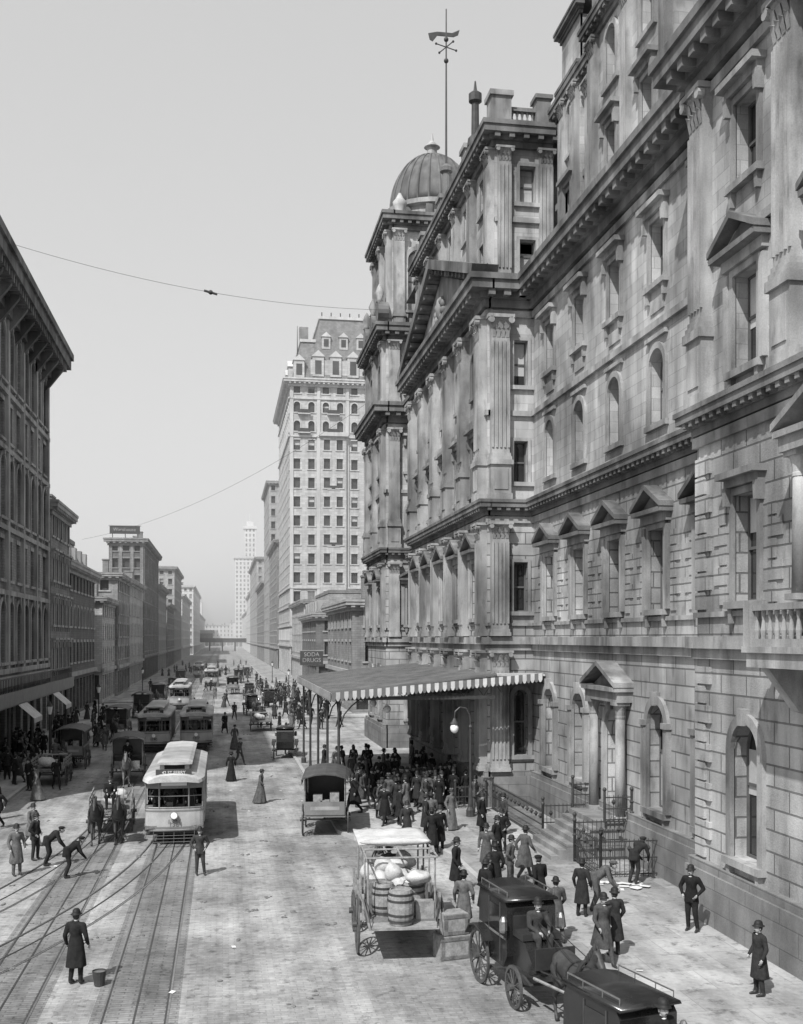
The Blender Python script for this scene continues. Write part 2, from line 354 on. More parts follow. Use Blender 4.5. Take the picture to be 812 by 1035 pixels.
for y0,y1,h,xf,pr in ((47.3,50.0,36.6,16.0,.3),(36.0,44.6,40.5,15.6,.5),(27.6,32.6,39,15.4,.5)):
    g.M=MR(xf); c=(y0+y1)/2; bb=[c] if y1-y0<6 else [y0+2.4,y1-2.4]
    facade(g,y0,y1,bb,[(25,30.2,1.1,26.4,29.2,False,'hood',W),(30.2,34,1.2 if len(bb)>1 else .9,30.9,33.2,True,'archlite',W)])
    for u in (y0+.45,y1-.45)+(((y0+y1)/2,) if len(bb)>1 else ()): pilaster(g,T,u,.7,25.7,33.6,.2,0,.7,3)
    cornice(g,DT,y0,y1,33.6,.8,pr,1,1,.5)
    if len(bb)>1: facade(g,y0,y1,bb,[(34,h,1.1,35,37.6,False,'plain',W)])
    else: band(g,W,y0,y1,34.4,h,.0)
    cornice(g,DT,y0,y1,h,.6,.35,1,1)
    g.M=ME(y0); facade(g,xf,20,[17.9],[(25,34,1.0,26.6,30.4,True,'archlite',W),(34,h,.8,35,36,False,'plain',W)]); cornice(g,DT,xf,20,33.6,.795,pr-.003,1,0,.5)
    g.M=None; g.box(W,xf+.4,20,y0+.4,y1-.1,25,h-.01); g.box('roof:roofing',xf-.1,20,y0-.1,y1+.1,h+.6,h+.75)
# near pavilion
g.M=MR(13.9); nb=[14.2,18.6,22.5,27.3]
facade(g,12,30.4,nb,[SG,(7.9,14.7,1.35,9.3,12.2,False,'hood',WR),(14.7,19.4,1.35,15.6,18.2,False,'ped',W),(19.4,25,1.3,20.7,22.9,False,'hood',W)])
levels(12,30.4,0,1); blockedframe(g,WR,27.3,1.35,9.2,12.1)
for u in (29.85,24.9,20.4,16.3): pilaster(g,T,u,.9,15.0,24.2,.3,2.2,1.1,4)
for u in (30.38,): quoins(g,WR,u,-1,1.9,7.6); quoins(g,WR,u,-1,9.1,13.8)
for c in (22.5,):
    for s in (-1,1): column(g,T,c+s*1.2,.2,9.2,12.7,.5)
    g.box(T,c-1.6,c+1.6,-.02,.85,12.7,13.05); pediment(g,T,c,3.4,13.05,.9,.95)
g.M=None
g.box(W,14.35,16,12,30.35,0,25)
BZ=-.45
g.box('balcony:trimstone',12.5,13.88,18.0,24.6,8.05+BZ,8.4+BZ); g.box('balcony:trimstone',12.42,13.88,17.9,24.7,8.4+BZ,8.55+BZ)
for y in (18.6,21,24.1):
    g.prism('balcony:trimstone',[(12.7,8.05+BZ),(13.88,8.05+BZ),(13.88,6.9+BZ),(13.5,7.0+BZ)],y-.18,y+.18)
balustrade(g,'balcony:trimstone',(12.62,18.1),(12.62,24.45),8.55+BZ,1.0,20,.1)
balustrade(g,'balcony:trimstone',(12.7,24.52),(13.8,24.52),8.552+BZ,.998,3,.098)
for y in (24.5,18.0,21.4): g.box('balcony:trimstone',12.45,12.8,y-.17,y+.17,8.55+BZ,9.65+BZ)
# central pavilion
PX=12.7
g.M=MR(PX); cb=[54.0,57.8,61.7,65.6,69.4]
facade(g,51.4,72,cb,[(0,7.9,2.3,.3,6.3,True,'archlite',WR),S1,(14.7,19.4,1.3,15.6,18.3,False,'hood',W),(19.4,25,1.2,20.6,22.8,True,'archlite',W)])
levels(51.4,72,1,1)
for u in (52.0,55.9,59.75,63.65,67.5,71.4):
    pilaster(g,T,u,.95,1.85,7.7,.35,0,.8,4); pilaster(g,T,u,.9,8.4,13.9,.35,0,.8,4); pilaster(g,T,u,.95,15.0,23.9,.4,1.9,1.1,4)
g.prism('tympanum:trimstone',[(52,25.7),(71.4,25.7),(61.7,29.2)],-.3,.2)
for s in (-1,1):
    g.prism(DT,[(61.7+s*11.0,25.7),(61.7,29.6),(61.7,30.15),(61.7+s*11.3,26.1)],-.3,1.0)
    for i in range(12):
        t=(i+.5)/12; u=61.7+s*11*(1-t); z=25.65+3.9*t; g.box(DT,u-.18,u+.18,.18,.85,z-.25+.02,z+.03)
for i in range(9):
    a=2*pi*i/9; g.ball('pediment_sculpture:trimstone~',(61.7+cos(a)*.9,.25,27.2+sin(a)*.55),.3,.22,.26)
g.ball('pediment_sculpture:trimstone~',(61.7,.25,27.3),.5,.3,.7)
g.M=MR(13.1)
facade(g,51.6,71.8,cb,[(25.4,29.6,1.1,26.2,28.3,False,'plain',W),(29.6,32.6,1.1,29.9,31.6,False,'plain',W)])
cornice(g,DT,51.6,71.8,32.2,1.1,.75,1,1,.6)
for u in (52.1,55.9,59.75,63.65,67.5,71.3): pilaster(g,T,u,.8,26,32.2,.3,0,.7,3)
g.M=ME(51.4)
facade(g,PX,15.0,[14.35],[(0,7.9,.7,2.6,5.8,True,'archlite',WR),(7.9,14.7,.7,9.6,12,False,'plain',WR),(14.7,19.4,.7,15.9,17.9,False,'plain',W),(19.4,25,.7,20.6,22.8,False,'plain',W)])
levels(PX,15.0,0,0)
pilaster(g,T,13.25,.85,1.85,7.7,.35,0,.8,4); pilaster(g,T,13.25,.85,8.4,13.9,.35,0,.8,4); pilaster(g,T,13.25,.9,15.0,23.9,.4,1.9,1.1,4)
g.M=ME(51.6)
facade(g,13.1,16.0,[14.75],[(25.4,28.8,.8,26.1,27.8,False,'plain',W),(28.8,32.6,.8,29.6,31.4,False,'plain',W)])
cornice(g,DT,13.1,16.0,32.2,1.097,.747,0,0,.6); band(g,T,13.1,16.0,28.6,28.85,.15)
for u in (13.55,15.65): pilaster(g,T,u,.65,25.7,32.2,.25,0,.7,3)
g.M=None
g.box(W,13.5,24,52.0,71.4,0,33.2); g.box(W,PX+.4,16,51.85,71.6,0,24.9)
for y in (52.3,58.2,65,71.2): g.box('parapet:trimstone',13.0,14.0,y-.5,y+.5,33.3,34.9); g.box('parapet:trimstone',12.9,14.1,y-.6,y+.6,34.9,35.15)
g.box('parapet:trimstone',15.3,16.0,51.8,52.6,33.3,34.9); g.box('parapet:trimstone',15.2,16.1,51.7,52.7,34.9,35.1)
balustrade(g,'parapet:trimstone',(14.0,52.2),(15.3,52.2),33.3,1.2,5,.14)
for a,c in ((52.8,57.7),(58.7,64.5),(65.5,70.7)): balustrade(g,'parapet:trimstone',(13.4,a),(13.4,c),33.3,1.2,14,.14)
# link wall
g.M=MR(14.2)
facade(g,72,80,[74,78],[SG,S1,S2,S3]); levels(72,80)
g.M=None; g.box(W,14.6,24,71.9,80.2,0,27.5); g.box(W,15.4,30,30.3,52,0,24.9); g.box(W,16.7,32,12,51.4,24.9,33.9)
# domed tower
def towerface(M,u0,u1,bs,e0,e1):
    g.M=M
    facade(g,u0,u1,bs,[(0,7.9,1.2,2.3,6.0,True,'arch',WR),(7.9,14.7,1.2,9.3,12.1,False,'ped',WR),S2,(19.4,25,1.2,20.7,22.9,False,'hood',W),(25,31.0,1.2,26.6,29.2,True,'archlite',W)])
    levels(u0,u1,e0,e1); cornice(g,DT,u0,u1,30.4,1.2,.9,e0,e1,.7)
    for u in (u0+.6,(bs[0]+bs[-1])/2,u1-.6): pilaster(g,T,u,.8,8.4,13.9,.3,0,.8,0); pilaster(g,T,u,.8,15.0,23.9,.35,1.8,1,0); pilaster(g,T,u,.8,25.8,30.4,.3,0,.7,0)
towerface(MR(12),80,90,[82.7,87.3],1,1); towerface(ME(80),12,20,[14.2,17.8],0,0)
g.M=None; g.box(W,12.4,20,80.4,90,0,31)
for M,u0,u1,bs in ((MR(12.6),80.9,89.1,[83,87]),(ME(80.9),12.6,20,[14.6,18])):
    g.M=M; facade(g,u0,u1,bs,[(31.5,39.2,1.6,33.0,37.6,True,'arch',W)]); cornice(g,DT,u0,u1,39.0,1.2,.9,1 if M[0][0]==0 else 0,1,.6)
    for u in (u0+.5,(bs[0]+bs[1])/2,u1-.5): pilaster(g,T,u,.8,31.6,39.0,.4,.9,.9,0)
g.M=None; g.box(W,13.0,20,81.3,89.1,31,40.1)
for y in (81.2,84.9,88.6):
    g.cyl('roundels:darktrim',(11.5,y,32.9),(12.3,y,32.9),.75,.75,16); g.lathe('roundels:trimstone~',(11.7,y,33.6),[(.3,0),(.18,.25),(.35,.7),(.2,1.1),(.05,1.4)],8)
DC=(16.5,85.2,40.2)
g.lathe('tower_drum:trimstone',DC,[(3.7,0),(3.7,.4),(3.4,.5),(3.4,1.3),(3.75,1.45),(3.75,1.8),(3.3,1.9)],28)
for i in range(12):
    a=2*pi*(i+.5)/12; g.box('drum_blocks:darktrim',DC[0]+3.45*cos(a)-.25,DC[0]+3.45*cos(a)+.25,DC[1]+3.45*sin(a)-.25,DC[1]+3.45*sin(a)+.25,40.7,41.5)
for sx in (-1,1):
    for sy in (-1,1): g.lathe('urns:trimstone~',(DC[0]+sx*3.2,DC[1]+sy*3.6,40.2),[(.4,0),(.25,.3),(.5,.9),(.55,1.2),(.3,1.5),(.1,1.9)],10)
dome=[(3.35*cos(t*pi/2/14),1.9+4.6*sin(t*pi/2/14)) for t in range(14)]+[(.4,6.52)]
g.lathe('dome:domecopper~',DC,dome,48)
for i in range(24):
    a=2*pi*i/24
    for (r0,z0),(r1,z1) in zip(dome,dome[1:]): g.cyl('dome_ribs:domecopper',(DC[0]+r0*cos(a),DC[1]+r0*sin(a),DC[2]+z0),(DC[0]+r1*cos(a),DC[1]+r1*sin(a),DC[2]+z1),.1,n=5)
g.lathe('lantern:trimstone',(DC[0],DC[1],DC[2]+6.3),[(.7,0),(.7,.2),(.4,.3),(.4,.8),(.65,.9),(.5,1.05),(.15,1.4),(.05,2.0)],14)
fp='flagpole:iron'
g.cyl(fp,(14.5,70,33),(14.5,70,49.6),.1,.04,8); g.lathe('flagpole_base:darktrim',(14.5,70,33.2),[(.8,0),(.8,.5),(.5,.7),(.45,2.5),(.65,2.7),(.3,3.2),(.26,5.6),(.42,5.7),(.42,5.95),(.15,6.2)],12)
for z in (46.2,47.6): g.ball(fp,(14.5,70,z),.16)
for a in range(4): g.cyl(fp,(14.5,70,47.1),(14.5+.8*cos(a*pi/2+.4),70+.8*sin(a*pi/2+.4),47.1),.035,n=5); g.ball(fp,(14.5+.8*cos(a*pi/2+.4),70+.8*sin(a*pi/2+.4),47.1),.08)
g.prism(fp,[(13.3,47.9),(13.9,48.05),(14.9,48.05),(15.4,48.3),(15.3,47.95),(15.0,47.8),(13.9,47.8),(13.6,47.4),(13.4,47.5)],69.97,70.03)
g.lathe(fp,(13.4,57,34.7),[(.45,0),(.4,.4),(.22,.6),(.2,2.3),(.36,2.4),(.36,2.8),(.1,3.0),(.04,3.5)],10)
g.box('roof:roofing',16.2,40,12,51.3,34.12,34.3); g.box('roof:roofing',13.5,40,51.65,80,33.25,33.32)
g.box(W,30,45,12,90,0,33)
place('railway_station',g.meshes())
# ---------------------------------------------------------------- canopy
c=B(); X0,X1,Y0,Y1=4.9,12.6,49.3,71.5; zo,zi=5.75,6.6
c.add('roof:tin',[(X0,Y0,zo),(X1,Y0,zi),(X1,Y1,zi),(X0,Y1,zo),(X0,Y0,zo-.08),(X1,Y0,zi-.08),(X1,Y1,zi-.08),(X0,Y1,zo-.08)],[(0,1,2,3),(7,6,5,4),(0,4,5,1),(3,2,6,7),(0,3,7,4)])
c.box('roof:tin',12.62,14.95,49.3,51.3,6.52,6.61)
n=22
for i in range(n+1):
    y=Y0+(Y1-Y0)*i/n; c.cyl('roof_ribs:darktin',(X0,y,zo+.03),(X1,y,zi+.03),.07,n=4)
def scal(p0,p1,n):
    p0=Vector(p0);p1=Vector(p1)
    for i in range(n):
        a=p0.lerp(p1,i/n); d=p0.lerp(p1,(i+1)/n); m=(a+d)/2; k='valance:canvas' if i%2 else 'valance:darktin'
        h=.36; nn=Vector((p1-p0).cross(Vector((0,0,1)))).normalized()*.02
        pts=[a+Vector((0,0,.06)),d+Vector((0,0,.06)),d-Vector((0,0,h*.6)),a.lerp(d,.8)-Vector((0,0,h*.88)),m-Vector((0,0,h)),a.lerp(d,.2)-Vector((0,0,h*.88)),a-Vector((0,0,h*.6))]
        c.add(k,[tuple(p+nn) for p in pts]+[tuple(p-nn) for p in pts],[tuple(range(7)),tuple(range(13,6,-1))]+[(j,(j+1)%7,(j+1)%7+7,j+7) for j in range(7)])
scal((X0,Y0-.04,zo),(X1+2.2,Y0-.04,zi),52); scal((X0-.04,Y0,zo),(X0-.04,Y1,zo),110)
for i in range(5):
    y=Y0+.25+(Y1-Y0-.5)*i/4; x=X0+.35
    c.lathe('posts:iron',(x,y,0.15),[(.16,0),(.16,.3),(.09,.4),(.07,.9),(.06,5.3),(.12,5.4),(.12,5.55)],10)
    for s in (-1,1):
        pts=[(y+s*.06,4.2),(y+s*.25,4.8),(y+s*.6,5.2),(y+s*1.1,5.45)]
        for (a,z),(a2,z2) in zip(pts,pts[1:]): c.cyl('posts:iron',(x,a,z),(x,a2,z2),.035,n=5)
    pts=[(x+.06,4.2),(x+.25,4.8),(x+.6,5.2),(x+1.1,5.6)]
    for (a,z),(a2,z2) in zip(pts,pts[1:]): c.cyl('posts:iron',(a,y,z),(a2,y,z2),.035,n=5)
    c.box('beams:iron',X0+.1,X1,y-.06,y+.06,5.45,5.62)
    c.cyl('beams:iron',(X0+.2,y,5.6),(X1,y,6.4),.06,n=5)
    for j in range(8):
        xx=X0+.5+j*.95; zt=5.6+(xx-X0)*.1; c.cyl('beams:iron',(xx,y,5.6),(xx+.47,y,zt),.025,n=4); c.cyl('beams:iron',(xx+.95,y,5.6),(xx+.47,y,zt),.025,n=4)
c.box('beams:iron',X0+.25,X0+.4,Y0,Y1,5.4,5.6)
for y in (53,58,63,68): c.cyl('lamps:iron',(8,y,5.5),(8,y,5.0),.02,n=4); c.ball('lamps:lampglass~',(8,y,4.8),.2)
place('entrance_canopy',c.meshes())
# ---------------------------------------------------------------- generic building
def gbuild(name,side,X,y0,y1,depth,h,ns,g0,wk,tk,bs,be,arch=(),cor=(1,.8),lod=0,gk='glass',ww=1.2,shop=True,style='sill',mansard=0,b=None,fin=True,pil=False,band_at=()):
    b=b or B(); wk='walls:'+wk; tk='trim:'+tk; sh=(h-g0)/ns
    st=[]
    for i in range(ns):
        z=g0+i*sh; st.append((z,z+sh,ww,z+sh*.25,z+sh*.8,i in arch,style if i not in arch else 'archlite',wk,tk))
    def spread(a,e,n): return [a+(e-a)*(i+.5)/n for i in range(n)]
    R_=side=='R'
    faces=[(MR(X) if R_ else ML(X),y0,y1,bs,1,1)]
    xe=(X,X+depth) if R_ else (X-depth,X)
    if be: faces.append((ME(y0),xe[0],xe[1],be,0 if R_ else 1,1 if R_ else 0))
    for M,u0,u1,n,e0,e1 in faces:
        b.M=M; B_=spread(u0,u1,n)
        facade(b,u0,u1,B_,st,lod,gk)
        facade(b,u0,u1,B_,[(0,g0,min((u1-u0)/n*.78,3.4),.5 if shop else 1,g0-.9,False,'none',wk)],lod,gk)
        band(b,tk,u0,u1,g0-.5,g0-.05,.3,e0,e1)
        for j in band_at: band(b,tk,u0,u1,g0+j*sh-.25,g0+j*sh+.1,.3,e0,e1)
        cornice(b,tk,u0,u1,h-cor[0],cor[0]*(1 if M[0][0]==0 else .997),cor[1]*(1 if M[0][0]==0 else .995),e0,e1,1.0)
        if pil:
            for i in range(n+1):
                u=u0+(u1-u0)*i/n; u=min(max(u,u0+.35),u1-.35); b.box(tk,u-.3,u+.3,-.02,.18,g0,h-cor[0])
    b.M=None
    c0,c1=(X+.43,X+depth) if R_ else (X-depth,X-.43)
    b.box(wk,c0,c1,y0+.43,y1,0,h-.05)
    b.box('roof:roofing',xe[0]+.02,xe[1]-.02,y0+.02,y1-.02,h-.04,h+.12)
    if mansard:
        mh=mansard; i=2.2
        b.add('roof:slate',[(xe[0]+.3,y0+.3,h),(xe[1]-.3,y0+.3,h),(xe[1]-.3,y1-.3,h),(xe[0]+.3,y1-.3,h),(xe[0]+i,y0+i,h+mh),(xe[1]-i,y0+i,h+mh),(xe[1]-i,y1-i,h+mh),(xe[0]+i,y1-i,h+mh)],
              [(0,1,5,4),(1,2,6,5),(2,3,7,6),(3,0,4,7),(4,5,6,7)])
        b.box('roof:slate',xe[0]+i-.15,xe[1]-i+.15,y0+i-.15,y1-i+.15,h+mh,h+mh+.5)
        for k in range(int((y1-y0)/4.5)):
            y=y0+3+k*4.5; xx=(X+.4,X+1.9) if R_ else (X-1.9,X-.4)
            b.box('dormers:browntrim',xx[0],xx[1],y-.7,y+.7,h,h+2.0); gx=xx[0]-.02 if R_ else xx[1]-.01; b.box('dormer_windows:glass',gx,gx+.03,y-.4,y+.4,h+.4,h+1.7)
    else:
        for k in range(4 if fin else 0):
            x=R.uniform(xe[0]+2,xe[1]-2) if k else (X+1.5 if R_ else X-2.6); y=R.uniform(y0+2,y1-3); q=R.uniform(1.2,2.6); hh=R.uniform(1.2,3); b.box('chimneys:brown',x,x+q*.6,y,y+q,h,h+hh); b.box('chimneys:brown',x-.1,x+q*.6+.1,y-.1,y+q+.1,h+hh,h+hh+.2)
    if name: place(name,b.meshes())
    return b
# left big building
lb=B(); K='walls:leftbrick'; KT='trim:lefttrim'
lbays=[50+3.0*i+1.5 for i in range(16)]
lb.M=ML(-15)
facade(lb,50,98,lbays,[(0,6,2.0,.5,4.6,False,'none',K),(6,11.5,1.9,6.6,10.9,True,'arch',K,KT),(11.5,16,1.3,12.4,15.2,False,'sill',K,KT),(16,21.5,1.9,16.7,21.0,True,'arch',K,KT),(21.5,25.5,1.3,22.2,24.8,False,'sill',K,KT),(25.5,31,1.9,26.2,30.3,True,'arch',K,KT)],1)
for z in (6,11.5,16,21.5,25.5): band(lb,KT,50,98,z-.2,z+.15,.24,0,1)
band(lb,KT,50,98,4.9,5.6,.4,0,1)
for i in range(9):
    u=50.4+i*5.9; lb.box(KT,u-.3,u+.3,-.02,.25,6,30.6)
cornice(lb,'cornice:darktrim',50,98,30.6,2.8,2.0,0,1,.8)
lb.M=None
for i in range(17):
    u=51+2.9*i
    lb.prism('cornice_brackets:darktrim',[(-14.98,31.4),(-13.4,32.0),(-13.6,31.3),(-14.6,30.0),(-14.98,29.6)],u-.2,u+.2)
lb.box(K,-40,-15.43,50,98,0,33); lb.box('roof:roofing',-40,-14.9,50,98,33.4,33.6)
for y in (52,60,68,76,84,92):
    lb.cyl('shopfront:iron',(-12.6,y,.1),(-12.6,y,4.2),.1,n=8)
lb.box('shopfront:darkpaint',-14.95,-12.3,51,94,4.2,4.5); lb.box('shopfront:midpaint',-12.34,-12.2,51,94,4.3,5.1)
for i in range(90): lb.box('shopfront:iron',-12.32,-12.28,51.2+i*.47,51.24+i*.47,5.1,5.9)
lb.box('shopfront:iron',-12.34,-12.26,51,93.5,5.88,5.95)
for i in (5,9): lb.add('awnings:canvas',[(-12.25,52+i*3.4,4.25),(-12.25,55+i*3.4,4.25),(-11.3,55+i*3.4,3.4),(-11.3,52+i*3.4,3.4),(-11.3,52+i*3.4,3.1),(-11.3,55+i*3.4,3.1)],[(0,1,2,3),(3,2,5,4)])
place('office_building',lb.meshes())
gbuild('commercial_building','L',-15,100,112,20,20.5,4,4.5,'brown','browntrim',5,6,(3,),(1.2,.8),1,ww=1.1,style='hood')
gbuild('commercial_building','L',-15.5,112.2,138,20,16.2,3,4.8,'darkbrick','browntrim',9,6,(1,),(1.2,.8),0,mansard=3.2)
gbuild('commercial_building','L',-15,142,158,22,13.5,3,4.5,'palebrick','lefttrim',6,6,(),(1,.7),0,gk='midglass')
gbuild('commercial_building','L',-14.6,158.2,178,22,17.5,4,4.5,'leftbrick','lefttrim',7,6,(2,),(1,.8),0,gk='midglass')
gbuild('commercial_building','L',-15,178.3,213,16,18,4,4.5,'palebrick','lefttrim',11,6,(),(1,.8),0,gk='midglass')
gbuild('loft_building','L',-15,215,262,6.5,27.5,7,5,'darkbrick','brown',16,3,(6,),(1.4,1),0,pil=True,gk='midglass')
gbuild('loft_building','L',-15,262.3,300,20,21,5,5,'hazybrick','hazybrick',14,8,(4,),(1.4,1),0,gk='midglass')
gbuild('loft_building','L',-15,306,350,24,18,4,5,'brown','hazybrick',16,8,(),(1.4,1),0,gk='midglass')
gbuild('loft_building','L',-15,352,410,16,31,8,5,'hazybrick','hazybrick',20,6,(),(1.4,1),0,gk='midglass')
gbuild('loft_building','L',-15,420,520,20,25,6,5,'farstone','farstone',34,8,(),(1.4,1),0,gk='farhazeglass')
gbuild('loft_building','L',-14,540,700,20,34,8,5,'farstone','farstone',40,8,(),(1.4,1),0,gk='farhazeglass')
gbuild('loft_building','L',-15,710,950,30,24,5,5,'farstone','farstone',40,10,(),(1.4,1),0,gk='farhazeglass')
s=B(); s.box('board:signdark',-21.5,-15.8,216.6,216.9,28.5,30.0); s.box('board_edge:browntrim',-21.7,-15.6,216.5,217,30.0,30.15)
for i in range(3): s.cyl('struts:iron',(-21+i*2.4,217.2,27.5),(-21+i*2.4,217.0,29.9),.08,n=5)
e=place('rooftop_sign',s.meshes()); text(e,'Warehouse',(-18.7,216.5,29.3),.9,(pi/2,0,0),'browntrim')
# right side beyond the station
gbuild('corner_store','R',14,118,146,16,12.5,2,4.8,'brown','browntrim',7,4,(1,),(1.2,.9),0)
gbuild('corner_store','R',13.6,160,188,26,12,2,5,'darkbrick','browntrim',7,7,(),(1.1,.8),0,mansard=3.0,gk='midglass')
gbuild('row_house','R',14,190,222,20,15,3,5,'palebrick','lefttrim',8,5,(),(1.1,.8),0,gk='midglass')
# hotel
h=B(); H=63; HW=30.5
hs=dict(cor=(1.6,1.5),lod=0,ww=1.35,shop=True,style='sill',gk='midglass')
gbuild(None,'R',14.0,230,274,HW,H,14,7,'hotelstone','hoteltrim',13,10,(0,11,12),b=h,fin=False,band_at=(1,2,3,11,13),**hs)
h.M=ME(230)
for j in (2,5,8,11,12):
    z=7+j*4.0
    for u in (17.0,23.2,35.2,41.4):
        if j in (11,12) or u in (23.2,35.2): h.box('balconies:hoteltrim',u-1.3,u+1.3,-.02,.9,z+.5,z+.7); h.box('balconies:iron',u-1.3,u+1.3,.82,.88,z+.7,z+1.5)
for u in (14.4,20.1,26.2,32.3,38.4,44.1): h.box('trim:hoteltrim',u-.35,u+.35,-.02,.22,11,H-1.7)
h.M=None
for u0,u1 in ((20.4,25.9),(32.6,38.1)):
    h.M=ME(229.2); facade(h,u0,u1,[u0+1.4,u1-1.4],[(7+i*4.0,11+i*4.0,1.3,8+i*4.0,10.2+i*4.0,False,'sill','walls:hotelstone','trim:hoteltrim') for i in range(2,11)],0,'midglass')
    h.M=None; h.box('walls:hotelstone',u0,u1,229.64,230.1,15,51); h.box('trim:hoteltrim',u0-.3,u1+.3,228.6,230.1,50.9,51.7); h.box('trim:hoteltrim',u0-.1,u1+.1,228.9,230.1,14.3,15)
    for xx in (u0,u1): h.box('walls:hotelstone',xx-.03,xx+.03,229.22,230,15,51)
def mans(x0,x1,y0,y1,z,hh,i):
    h.add('roof:slate',[(x0,y0,z),(x1,y0,z),(x1,y1,z),(x0,y1,z),(x0+i,y0+i,z+hh),(x1-i,y0+i,z+hh),(x1-i,y1-i,z+hh),(x0+i,y1-i,z+hh)],[(0,1,5,4),(1,2,6,5),(2,3,7,6),(3,0,4,7),(4,5,6,7)])
    h.box('roof_cresting:hoteltrim',x0+i-.3,x1-i+.3,y0+i-.3,y1-i+.3,z+hh,z+hh+.6)
mans(14.4,44.2,230.4,273.6,H,8.5,2.2); mans(18.0,33,229.7,262,H,13.5,2.6)
h.box('walls:hotelstone',18.4,32.6,229.9,240,H,H+4.2)
def dormer(x,y,z,w,hh):
    h.box('dormers:hotelstone',x-w/2,x+w/2,y,y+3.5,z,z+hh); h.box('dormers:midglass',x-w*.28,x+w*.28,y-.05,y+.1,z+.5,z+hh*.8)
    h.prism('dormers:hoteltrim',[(x-w*.6,z+hh),(x+w*.6,z+hh),(x,z+hh+w*.55)],y-.2,y+3.5)
for x in (16,35.5,38.8,42.2): dormer(x,230.2,H+.4,2.2,3.6)
for x in (20,23.7,27.4,31): dormer(x,229.6,H+.6,2.4,4.2)
for x in (21.8,25.5,29.2): dormer(x,230.9,H+6.8,1.8,2.6)
for x in (37,40.6): dormer(x,231.3,H+5.0,1.4,2.0)
for y in range(236,272,8):
    h.box('dormers:hotelstone',14.1,16,y,y+2.4,H+.4,H+4); h.prismx('dormers:hoteltrim',[(y-.3,H+4),(y+2.7,H+4),(y+1.2,H+5.5)],13.9,16)
for x,y in ((17,244),(35,243),(25,258)): h.box('chimneys:brown',x,x+2.0,y,y+1.6,H+4,H+15)
for x in range(21,32,2): h.cyl('roof_cresting:iron',(x,232.5,H+14),(x,232.5,H+15),.12,n=5)
h.cyl('roof_finial:iron',(15.8,233,H+6),(15.8,233,H+12),.12,.05,6)
place('hotel',h.meshes())
gbuild('loft_building','R',14,285,330,26,34,8,6,'brown','lefttrim',14,9,(7,),(1.4,1),0,gk='midglass')
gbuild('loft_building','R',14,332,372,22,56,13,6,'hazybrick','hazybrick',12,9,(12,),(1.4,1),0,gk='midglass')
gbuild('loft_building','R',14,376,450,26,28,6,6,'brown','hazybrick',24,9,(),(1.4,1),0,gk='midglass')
gbuild('loft_building','R',14,455,560,26,42,10,6,'hazybrick','hazybrick',30,9,(),(1.4,1),0,gk='farhazeglass')
gbuild('loft_building','R',15,565,690,26,33,7,6,'farstone','farstone',30,9,(),(1.4,1),0,gk='farhazeglass')
gbuild('loft_building','R',16,700,900,26,26,6,6,'farstone','farstone',40,9,(),(1.4,1),0,gk='farhazeglass')
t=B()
gbuild(None,'R',11.5,1000,1022,20,82,19,8,'farstone','farstone',5,6,(),(2,1.2),b=t,fin=False,gk='farhazeglass',ww=1.5)
t.M=ME(1002); facade(t,20,30,[21.7,25,28.3],[(82+4.5*i,86.5+4.5*i,1.5,83+4.5*i,85.5+4.5*i,False,'sill','walls:farstone','trim:farstone') for i in range(6)],0,'farhazeglass')
t.M=MR(20); facade(t,1002,1014,[1005,1011],[(82+4.5*i,86.5+4.5*i,1.5,83+4.5*i,85.5+4.5*i,False,'sill','walls:farstone','trim:farstone') for i in range(6)],0,'farhazeglass')
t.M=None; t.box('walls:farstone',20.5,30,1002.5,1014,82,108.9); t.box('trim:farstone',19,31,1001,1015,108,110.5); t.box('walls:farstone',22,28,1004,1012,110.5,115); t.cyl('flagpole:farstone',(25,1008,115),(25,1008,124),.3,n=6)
place('skyscraper',t.meshes())
el=B()
for x in range(-40,42,8):
    for y in (702,712): el.box('columns:iron',x-.4,x+.4,y-.4,y+.4,0,6)
el.box('deck:iron',-45,45,701,713,5.6,7.4); el.box('railing:iron',-45,45,700.8,701,7.4,8.2); el.box('platform_shelter:slate',-24,-6,700.5,713,8.2,11.2)
el.add('platform_shelter:slate',[(-25,700,11.2),(-5,700,11.2),(-5,714,11.2),(-25,714,11.2),(-25,707,13.4),(-5,707,13.4)],[(0,1,5,4),(2,3,4,5),(0,4,3),(1,2,5)])
place('elevated_railway',el.meshes())
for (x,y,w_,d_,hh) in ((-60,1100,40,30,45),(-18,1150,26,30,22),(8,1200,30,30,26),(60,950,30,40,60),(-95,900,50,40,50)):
    gbuild('distant_building','R',x,y,y+d_,w_,hh,max(3,int(hh/4.5)),5,'farstone','farstone',6,7,(),(1,.6),0,gk='farhazeglass')
# ================================================================ ground
def sheet(name,x0,x1,y0,y1,z,mt):
    b=B(); b.add('s:'+mt,[(x0,y0,z),(x1,y0,z),(x1,y1,z),(x0,y1,z)],[(0,1,2,3)]); return placemesh(name,b.single(name))
sheet('ground',-3000,3000,-500,5000,-.01,'ground_earth')
sheet('road',-40,16,-20,1400,0,'roadsetts')
tb=B()
def ribbon(b,k,pts,w,z0,z1,off=0):
    L_=[];Rr=[]
    for i,p in enumerate(pts):
        a=Vector(pts[max(i-1,0)]); c_=Vector(pts[min(i+1,len(pts)-1)]); d=(c_-a).normalized(); n=Vector((d.y,-d.x)); p=Vector(p)+n*off
        L_.append(p-n*w/2); Rr.append(p+n*w/2)
    m=len(pts); vs=[(p.x,p.y,z1) for p in L_]+[(p.x,p.y,z1) for p in Rr]+[(p.x,p.y,z0) for p in L_]+[(p.x,p.y,z0) for p in Rr]
    fs=[]
    for i in range(m-1): fs+=[(i,i+1,i+1+m,i+m),(i,i+2*m,i+1+2*m,i+1),(i+m,i+1+m,i+1+3*m,i+3*m)]
    b.add(k,vs,fs)
